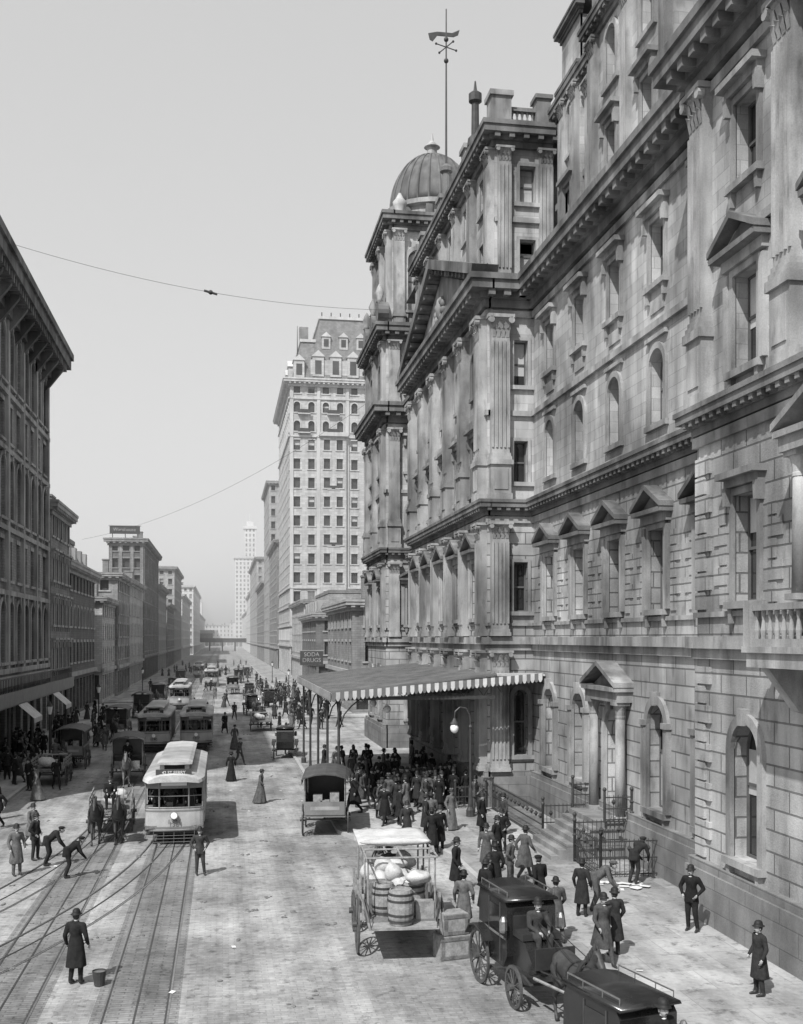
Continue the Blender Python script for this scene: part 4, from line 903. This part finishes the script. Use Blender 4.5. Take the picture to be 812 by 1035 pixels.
def tram():
    b=B(); L_=9.6; w=1.18
    b.box('underframe:iron',-.95,.95,.5,L_-.5,.42,.7)
    for y in (2.6,3.9,5.9,7.2):
        for s in (-1,1): b.cyl('wheels:iron',(s*.68,y,.4),(s*.78,y,.4),.38,n=16); b.box('truck_frames:iron',s*.84-.04,s*.84+.04,y-.55,y+.55,.36,.52)
    b.box('floor:oldwood',-w+.05,w-.05,.1,L_-.1,.7,.82)
    for s in (-1,1):
        b.box('side_panels:creampaint',w-.06 if s>0 else -w,w if s>0 else -w+.06,1.2,L_-1.2,.78,1.55)
        b.box('side_stripe:midpaint',s*w-.012,s*w+.012,1.2,L_-1.2,1.12,1.22)
        for i in range(10):
            y=1.2+i*.8; b.box('window_posts:creampaint',s*(w-.04)-.04,s*(w-.04)+.04,y-.05,y+.05,1.55,2.5)
            if i<9: b.box('windows:glass',s*(w-.06)-.01,s*(w-.06)+.01,y+.05,y+.75,1.6,2.45)
        b.box('letterboard:creampaint',s*(w-.03)-.05,s*(w-.03)+.05,1.15,L_-1.15,2.48,2.72)
    for y in (1.2,L_-1.2):
        b.box('bulkheads:midpaint',-w+.06,w-.06,y-.03,y+.03,.8,1.5); b.box('bulkheads:midpaint',-w+.06,w-.06,y-.03,y+.03,2.3,2.7)
        for x in (-.75,-.35,.35,.75): b.box('bulkheads:midpaint',x-.05,x+.05,y-.03,y+.03,1.5,2.3)
        b.box('windows:glass',-.7,-.4,y-.01,y+.01,1.5,2.3); b.box('windows:glass',.4,.7,y-.01,y+.01,1.5,2.3)
    for e,sg in ((0,1),(L_,-1)):
        n=12; pts=[(w*.98*sin(-pi/2+pi*i/n),e+sg*(.45-.4*max(0,cos(-pi/2+pi*i/n))**.6)) for i in range(n+1)]
        for (x0,y0),(x1,y1) in zip(pts,pts[1:]):
            b.add('dash:creampaint',[(x0,y0,.62),(x1,y1,.62),(x1,y1,1.52),(x0,y0,1.52)],[(0,1,2,3)])
            for z0,z1 in ((.7,.78),(1.38,1.44)): b.add('dash_lining:midpaint',[(x0,y0-sg*.012,z0),(x1,y1-sg*.012,z0),(x1,y1-sg*.012,z1),(x0,y0-sg*.012,z1)],[(0,1,2,3)])
            b.cyl('dash_rail:midpaint',(x0,y0,1.54),(x1,y1,1.54),.03,n=5); b.cyl('dash_rail:iron',(x0,y0,.62),(x1,y1,.62),.04,n=5)
        for i in (1,4,8,11): x0,y0=pts[i]; b.cyl('platform_posts:midpaint',(x0,y0,1.52),(x0,y0,2.66),.035,n=6)
        for i,j in ((1,4),(4,8),(8,11)): (x0,y0),(x1,y1)=pts[i],pts[j]; b.add('windshield_frames:midpaint',[(x0,y0,2.3),(x1,y1,2.3),(x1,y1,2.66),(x0,y0,2.66)],[(0,1,2,3)]); b.cyl('windshield_frames:midpaint',(x0,y0,2.0),(x1,y1,2.0),.02,n=4)
        b.cyl('headlight:steel',(0,e+sg*.03,1.25),(0,e-sg*.1,1.25),.13,.16,14); b.cyl('headlight:lampglass',(0,e-sg*.1,1.25),(0,e-sg*.11,1.25),.13,n=14)
        b.box('controller:blackpaint',-.3,-.05,e+sg*.35-.1,e+sg*.35+.1,.8,1.75)
        for s in (-1,1): b.box('steps:iron',s*.98-.16,s*.98+.16,min(e+sg*.6,e+sg*1.15),max(e+sg*.6,e+sg*1.15),.38,.42)
        for z in (.25,.38,.5): b.cyl('fender:iron',(-.8,e-sg*.35,z),(.8,e-sg*.35,z),.02,n=5)
        for x in (-.8,-.4,0,.4,.8): b.cyl('fender:iron',(x,e+sg*.1,.6),(x,e-sg*.4,.2),.018,n=4)
    def sec(y,f,dz): return [(x*f,y,2.7+(z)*(1 if f>.5 else .6)-dz) for x,z in ((-1.24,-.06),(-1.2,.06),(-.95,.16),(-.55,.24),(0,.27),(.55,.24),(.95,.16),(1.2,.06),(1.24,-.06),(.6,-.02),(-.6,-.02))]
    b.rings('roof:tin',[sec(-.34,.8,.08),sec(-.25,.9,.03),sec(0.0,.98,.01),sec(.3,1,0),sec(L_-.3,1,0),sec(L_,.98,.01),sec(L_+.25,.9,.03),sec(L_+.34,.8,.08)])
    b.box('clerestory:creampaint',-.58,.58,.5,L_-.5,2.93,3.25)
    for i in range(11):
        y=.95+i*.78
        for s in (-1,1): b.box('clerestory_windows:glass',s*.58-.012,s*.58+.012,y,y+.5,3.02,3.19)
    b.box('clerestory_windows:glass',-.4,.4,.485,.51,3.03,3.19)
    arc=[(-.7,3.24),(-.55,3.3),(0,3.34),(.55,3.3),(.7,3.24)]; b.prism('clerestory_roof:tin',arc+[(-0,3.22)],.25,L_-.25)
    b.box('route_sign:signdark',-.7,.7,-.22,-.16,2.85,3.1)
    b.box('side_sign:signwhite',-.5,.5,.02,.06,2.42,2.62)
    return b
TRm=tram().meshes()
def put_tram(x,y,num,rot=0):
    e=place('tram',TRm,(x,y,.0),rot); text(e,num,(0,-.03,.98),.26,(pi/2,0,0),'signdark','number'); text(e,'42 ST FERRY',(0,-.235,2.97),.17,(pi/2,0,0),'signwhite','route')
    return e
put_tram(-1.9,44.2,'1384'); put_tram(-1.9,81,'1217'); put_tram(-4.9,80.5,'1140'); put_tram(-4.9,128,'1033'); put_tram(-1.9,190,'1402'); put_tram(-4.9,230,'1288')
put('C',-2.05,44.95,0,.82,.97); put('A',-1.3,45.1,.4,.82); put('D',-2.6,45.15,-.3,.82); put('C',-2.0,81.7,0,.82); put('C',-5,81.2,0,.82)
CAB=cab(); VAN=van(); LOAD=van(True); CART=cart(); VD=van(False,True)
def rig(name,parts,x,y,rot,hd=2.3,two=False,hi=0,drv=None,sz=1):
    place(name,parts,(x,y,0),rot,sz)
    c_,s_=cos(rot),sin(rot)
    def W_(lx,ly): return (x+lx*c_-ly*s_,y+lx*s_+ly*c_)
    for lx in ((-.45,.45) if two else (0,)):
        px,py=W_(lx,-hd); horse(px,py,rot,hi)
    if drv: px,py=W_(0,drv[0]); put('S',px,py,rot,drv[1],1)
rig('brougham_cab',CAB,7.1,24.3,.12,2.2,drv=(-.15,.58),sz=1.05)
rig('brougham_cab',CAB,7.1,17.2,.25,2.2,drv=(-.15,.58))
rig('brougham_cab',CAB,4.4,76.5,pi-.1,2.2,hi=1,drv=(-.15,.58))
rig('express_wagon',LOAD,4.75,31.2,pi-.05,2.0,drv=(.3,.62),sz=1.05)
rig('delivery_wagon',VAN,4.6,48.4,pi-.12,2.0,drv=(.3,.62))
rig('farm_cart',CART,-4.7,47.6,.05,2.1,True,1,drv=(.2,.65))
rig('delivery_wagon',VD,-5.4,64.5,.05,2.0,False,1,drv=(.3,.62))
rig('delivery_wagon',VD,-8.6,92,0,2.0,False,1,drv=(.3,.62))
rig('farm_cart',CART,-9.6,66,pi,2.0,False,0,drv=(.2,.65)); rig('delivery_wagon',VD,-9.5,74,pi,2.0,False,0,drv=(.3,.62))
rig('brougham_cab',CAB,3.2,118,.1,2.2,hi=1); rig('brougham_cab',CAB,3.6,150,pi,2.2); rig('delivery_wagon',VAN,1.5,165,pi,2,hi=1); rig('brougham_cab',CAB,-7.6,170,0,2.2)
rig('delivery_wagon',VAN,3,205,0,2); rig('brougham_cab',CAB,5,230,pi,2.2); rig('farm_cart',CART,0.8,260,0,2.1); rig('delivery_wagon',VD,-8,140,0,2.0); rig('delivery_wagon',VD,-7.5,200,0,2.0); rig('brougham_cab',CAB,5.5,132,pi,2.2)
rig('farm_cart',CART,3.4,100,pi,2.1,hi=1,drv=(.2,.65)); rig('delivery_wagon',VD,-8.3,116,0,2.0,hi=1)
cr=B()
for x,y,z,a,bb,hh in ((0,0,0,.75,.55,.55),(.02,.03,.56,.6,.5,.5)):
    cr.box('boards:wood',x-a/2,x+a/2,y-bb/2,y+bb/2,z,z+hh)
    for s in (-1,1):
        for zz in (z+.02,z+hh-.1): cr.box('battens:oldwood',x-a/2-.02,x+a/2+.02,y+s*(bb/2)-.015,y+s*(bb/2)+.02,zz,zz+.08)
        for xx in (x-a/2,x+a/2-.08): cr.box('battens:oldwood',xx,xx+.08,y+s*(bb/2)-.01,y+s*(bb/2)+.015,z+.1,z+hh-.1)
place('wooden_crate',cr.meshes(),(5.9,27.75,0),.2,1.1)
bk=B(); bk.lathe('pail:iron',(0,0,0),[(.12,0),(.17,.35),(.16,.35),(.11,.03)],14); bk.cyl('lid:steel',(0,0,.3),(0,0,.32),.15,n=12); place('bucket',bk.meshes(),(-2.9,26.8,.015))
nw=B()
for i in range(14):
    x=R.uniform(-.7,.7); y=R.uniform(-.6,.6); a=R.uniform(0,3); z=.006+.004*i
    nw.add('papers:signwhite',[(x+.2*cos(a+q),y+.2*sin(a+q),z) for q in (0,1.2,3.14,4.34)],[(0,1,2,3)])
place('newspaper_pile',nw.meshes(),(13.0,34.2,.14))
# ================================================================ haze (real scattering air low over the distant street)
hz=B(); hz.box('h:tin',-700,700,105,1500,-.5,130); ho=placemesh('haze',hz.single('haze'))
hm=bpy.data.materials.new('haze'); hm.use_nodes=True; hn=hm.node_tree; hn.nodes.clear()
vo=hn.nodes.new('ShaderNodeVolumeScatter'); vo.inputs['Color'].default_value=(1,1,1,1); vo.inputs['Density'].default_value=.00055; vo.inputs['Anisotropy'].default_value=.0
oo=hn.nodes.new('ShaderNodeOutputMaterial'); hn.links.new(vo.outputs[0],oo.inputs['Volume']); ho.data.materials[0]=hm
# ================================================================ light
sv=Vector((-.38,-.53,.76)).normalized()
sun=bpy.data.lights.new('sun','SUN'); sun.energy=5.0; sun.angle=radians(.6); sun.color=(1,.998,.99)
so=bpy.data.objects.new('sun',sun); scene.collection.objects.link(so); so.rotation_euler=sv.to_track_quat('Z','Y').to_euler()
w=bpy.data.worlds.new('World'); scene.world=w; w.use_nodes=True; nt=w.node_tree; bg=nt.nodes['Background']
sk=nt.nodes.new('ShaderNodeTexSky'); sk.sky_type='NISHITA'; sk.sun_disc=False; sk.sun_elevation=math.asin(sv.z); sk.sun_rotation=atan2(sv.x,sv.y); sk.dust_density=4; sk.air_density=1.0
bw=nt.nodes.new('ShaderNodeRGBToBW'); nt.links.new(sk.outputs[0],bw.inputs[0])
pw=nt.nodes.new('ShaderNodeMath'); pw.operation='POWER'; pw.inputs[1].default_value=.28; nt.links.new(bw.outputs[0],pw.inputs[0])
ml=nt.nodes.new('ShaderNodeMath'); ml.operation='MULTIPLY'; ml.inputs[1].default_value=4.5; nt.links.new(pw.outputs[0],ml.inputs[0])
nt.links.new(ml.outputs[0],bg.inputs['Color']); bg.inputs['Strength'].default_value=.12
cam=bpy.data.cameras.new('camera'); co=bpy.data.objects.new('camera',cam); scene.collection.objects.link(co)
co.location=(0,0,8.3); co.rotation_euler=(pi/2,0,-radians(9.35)); cam.sensor_fit='HORIZONTAL'; cam.sensor_width=36; cam.lens=48.77; cam.shift_y=.157; cam.clip_end=6000; cam.clip_start=.1
scene.camera=co
scene.view_settings.view_transform='Standard'; scene.view_settings.look='None'; scene.view_settings.exposure=0
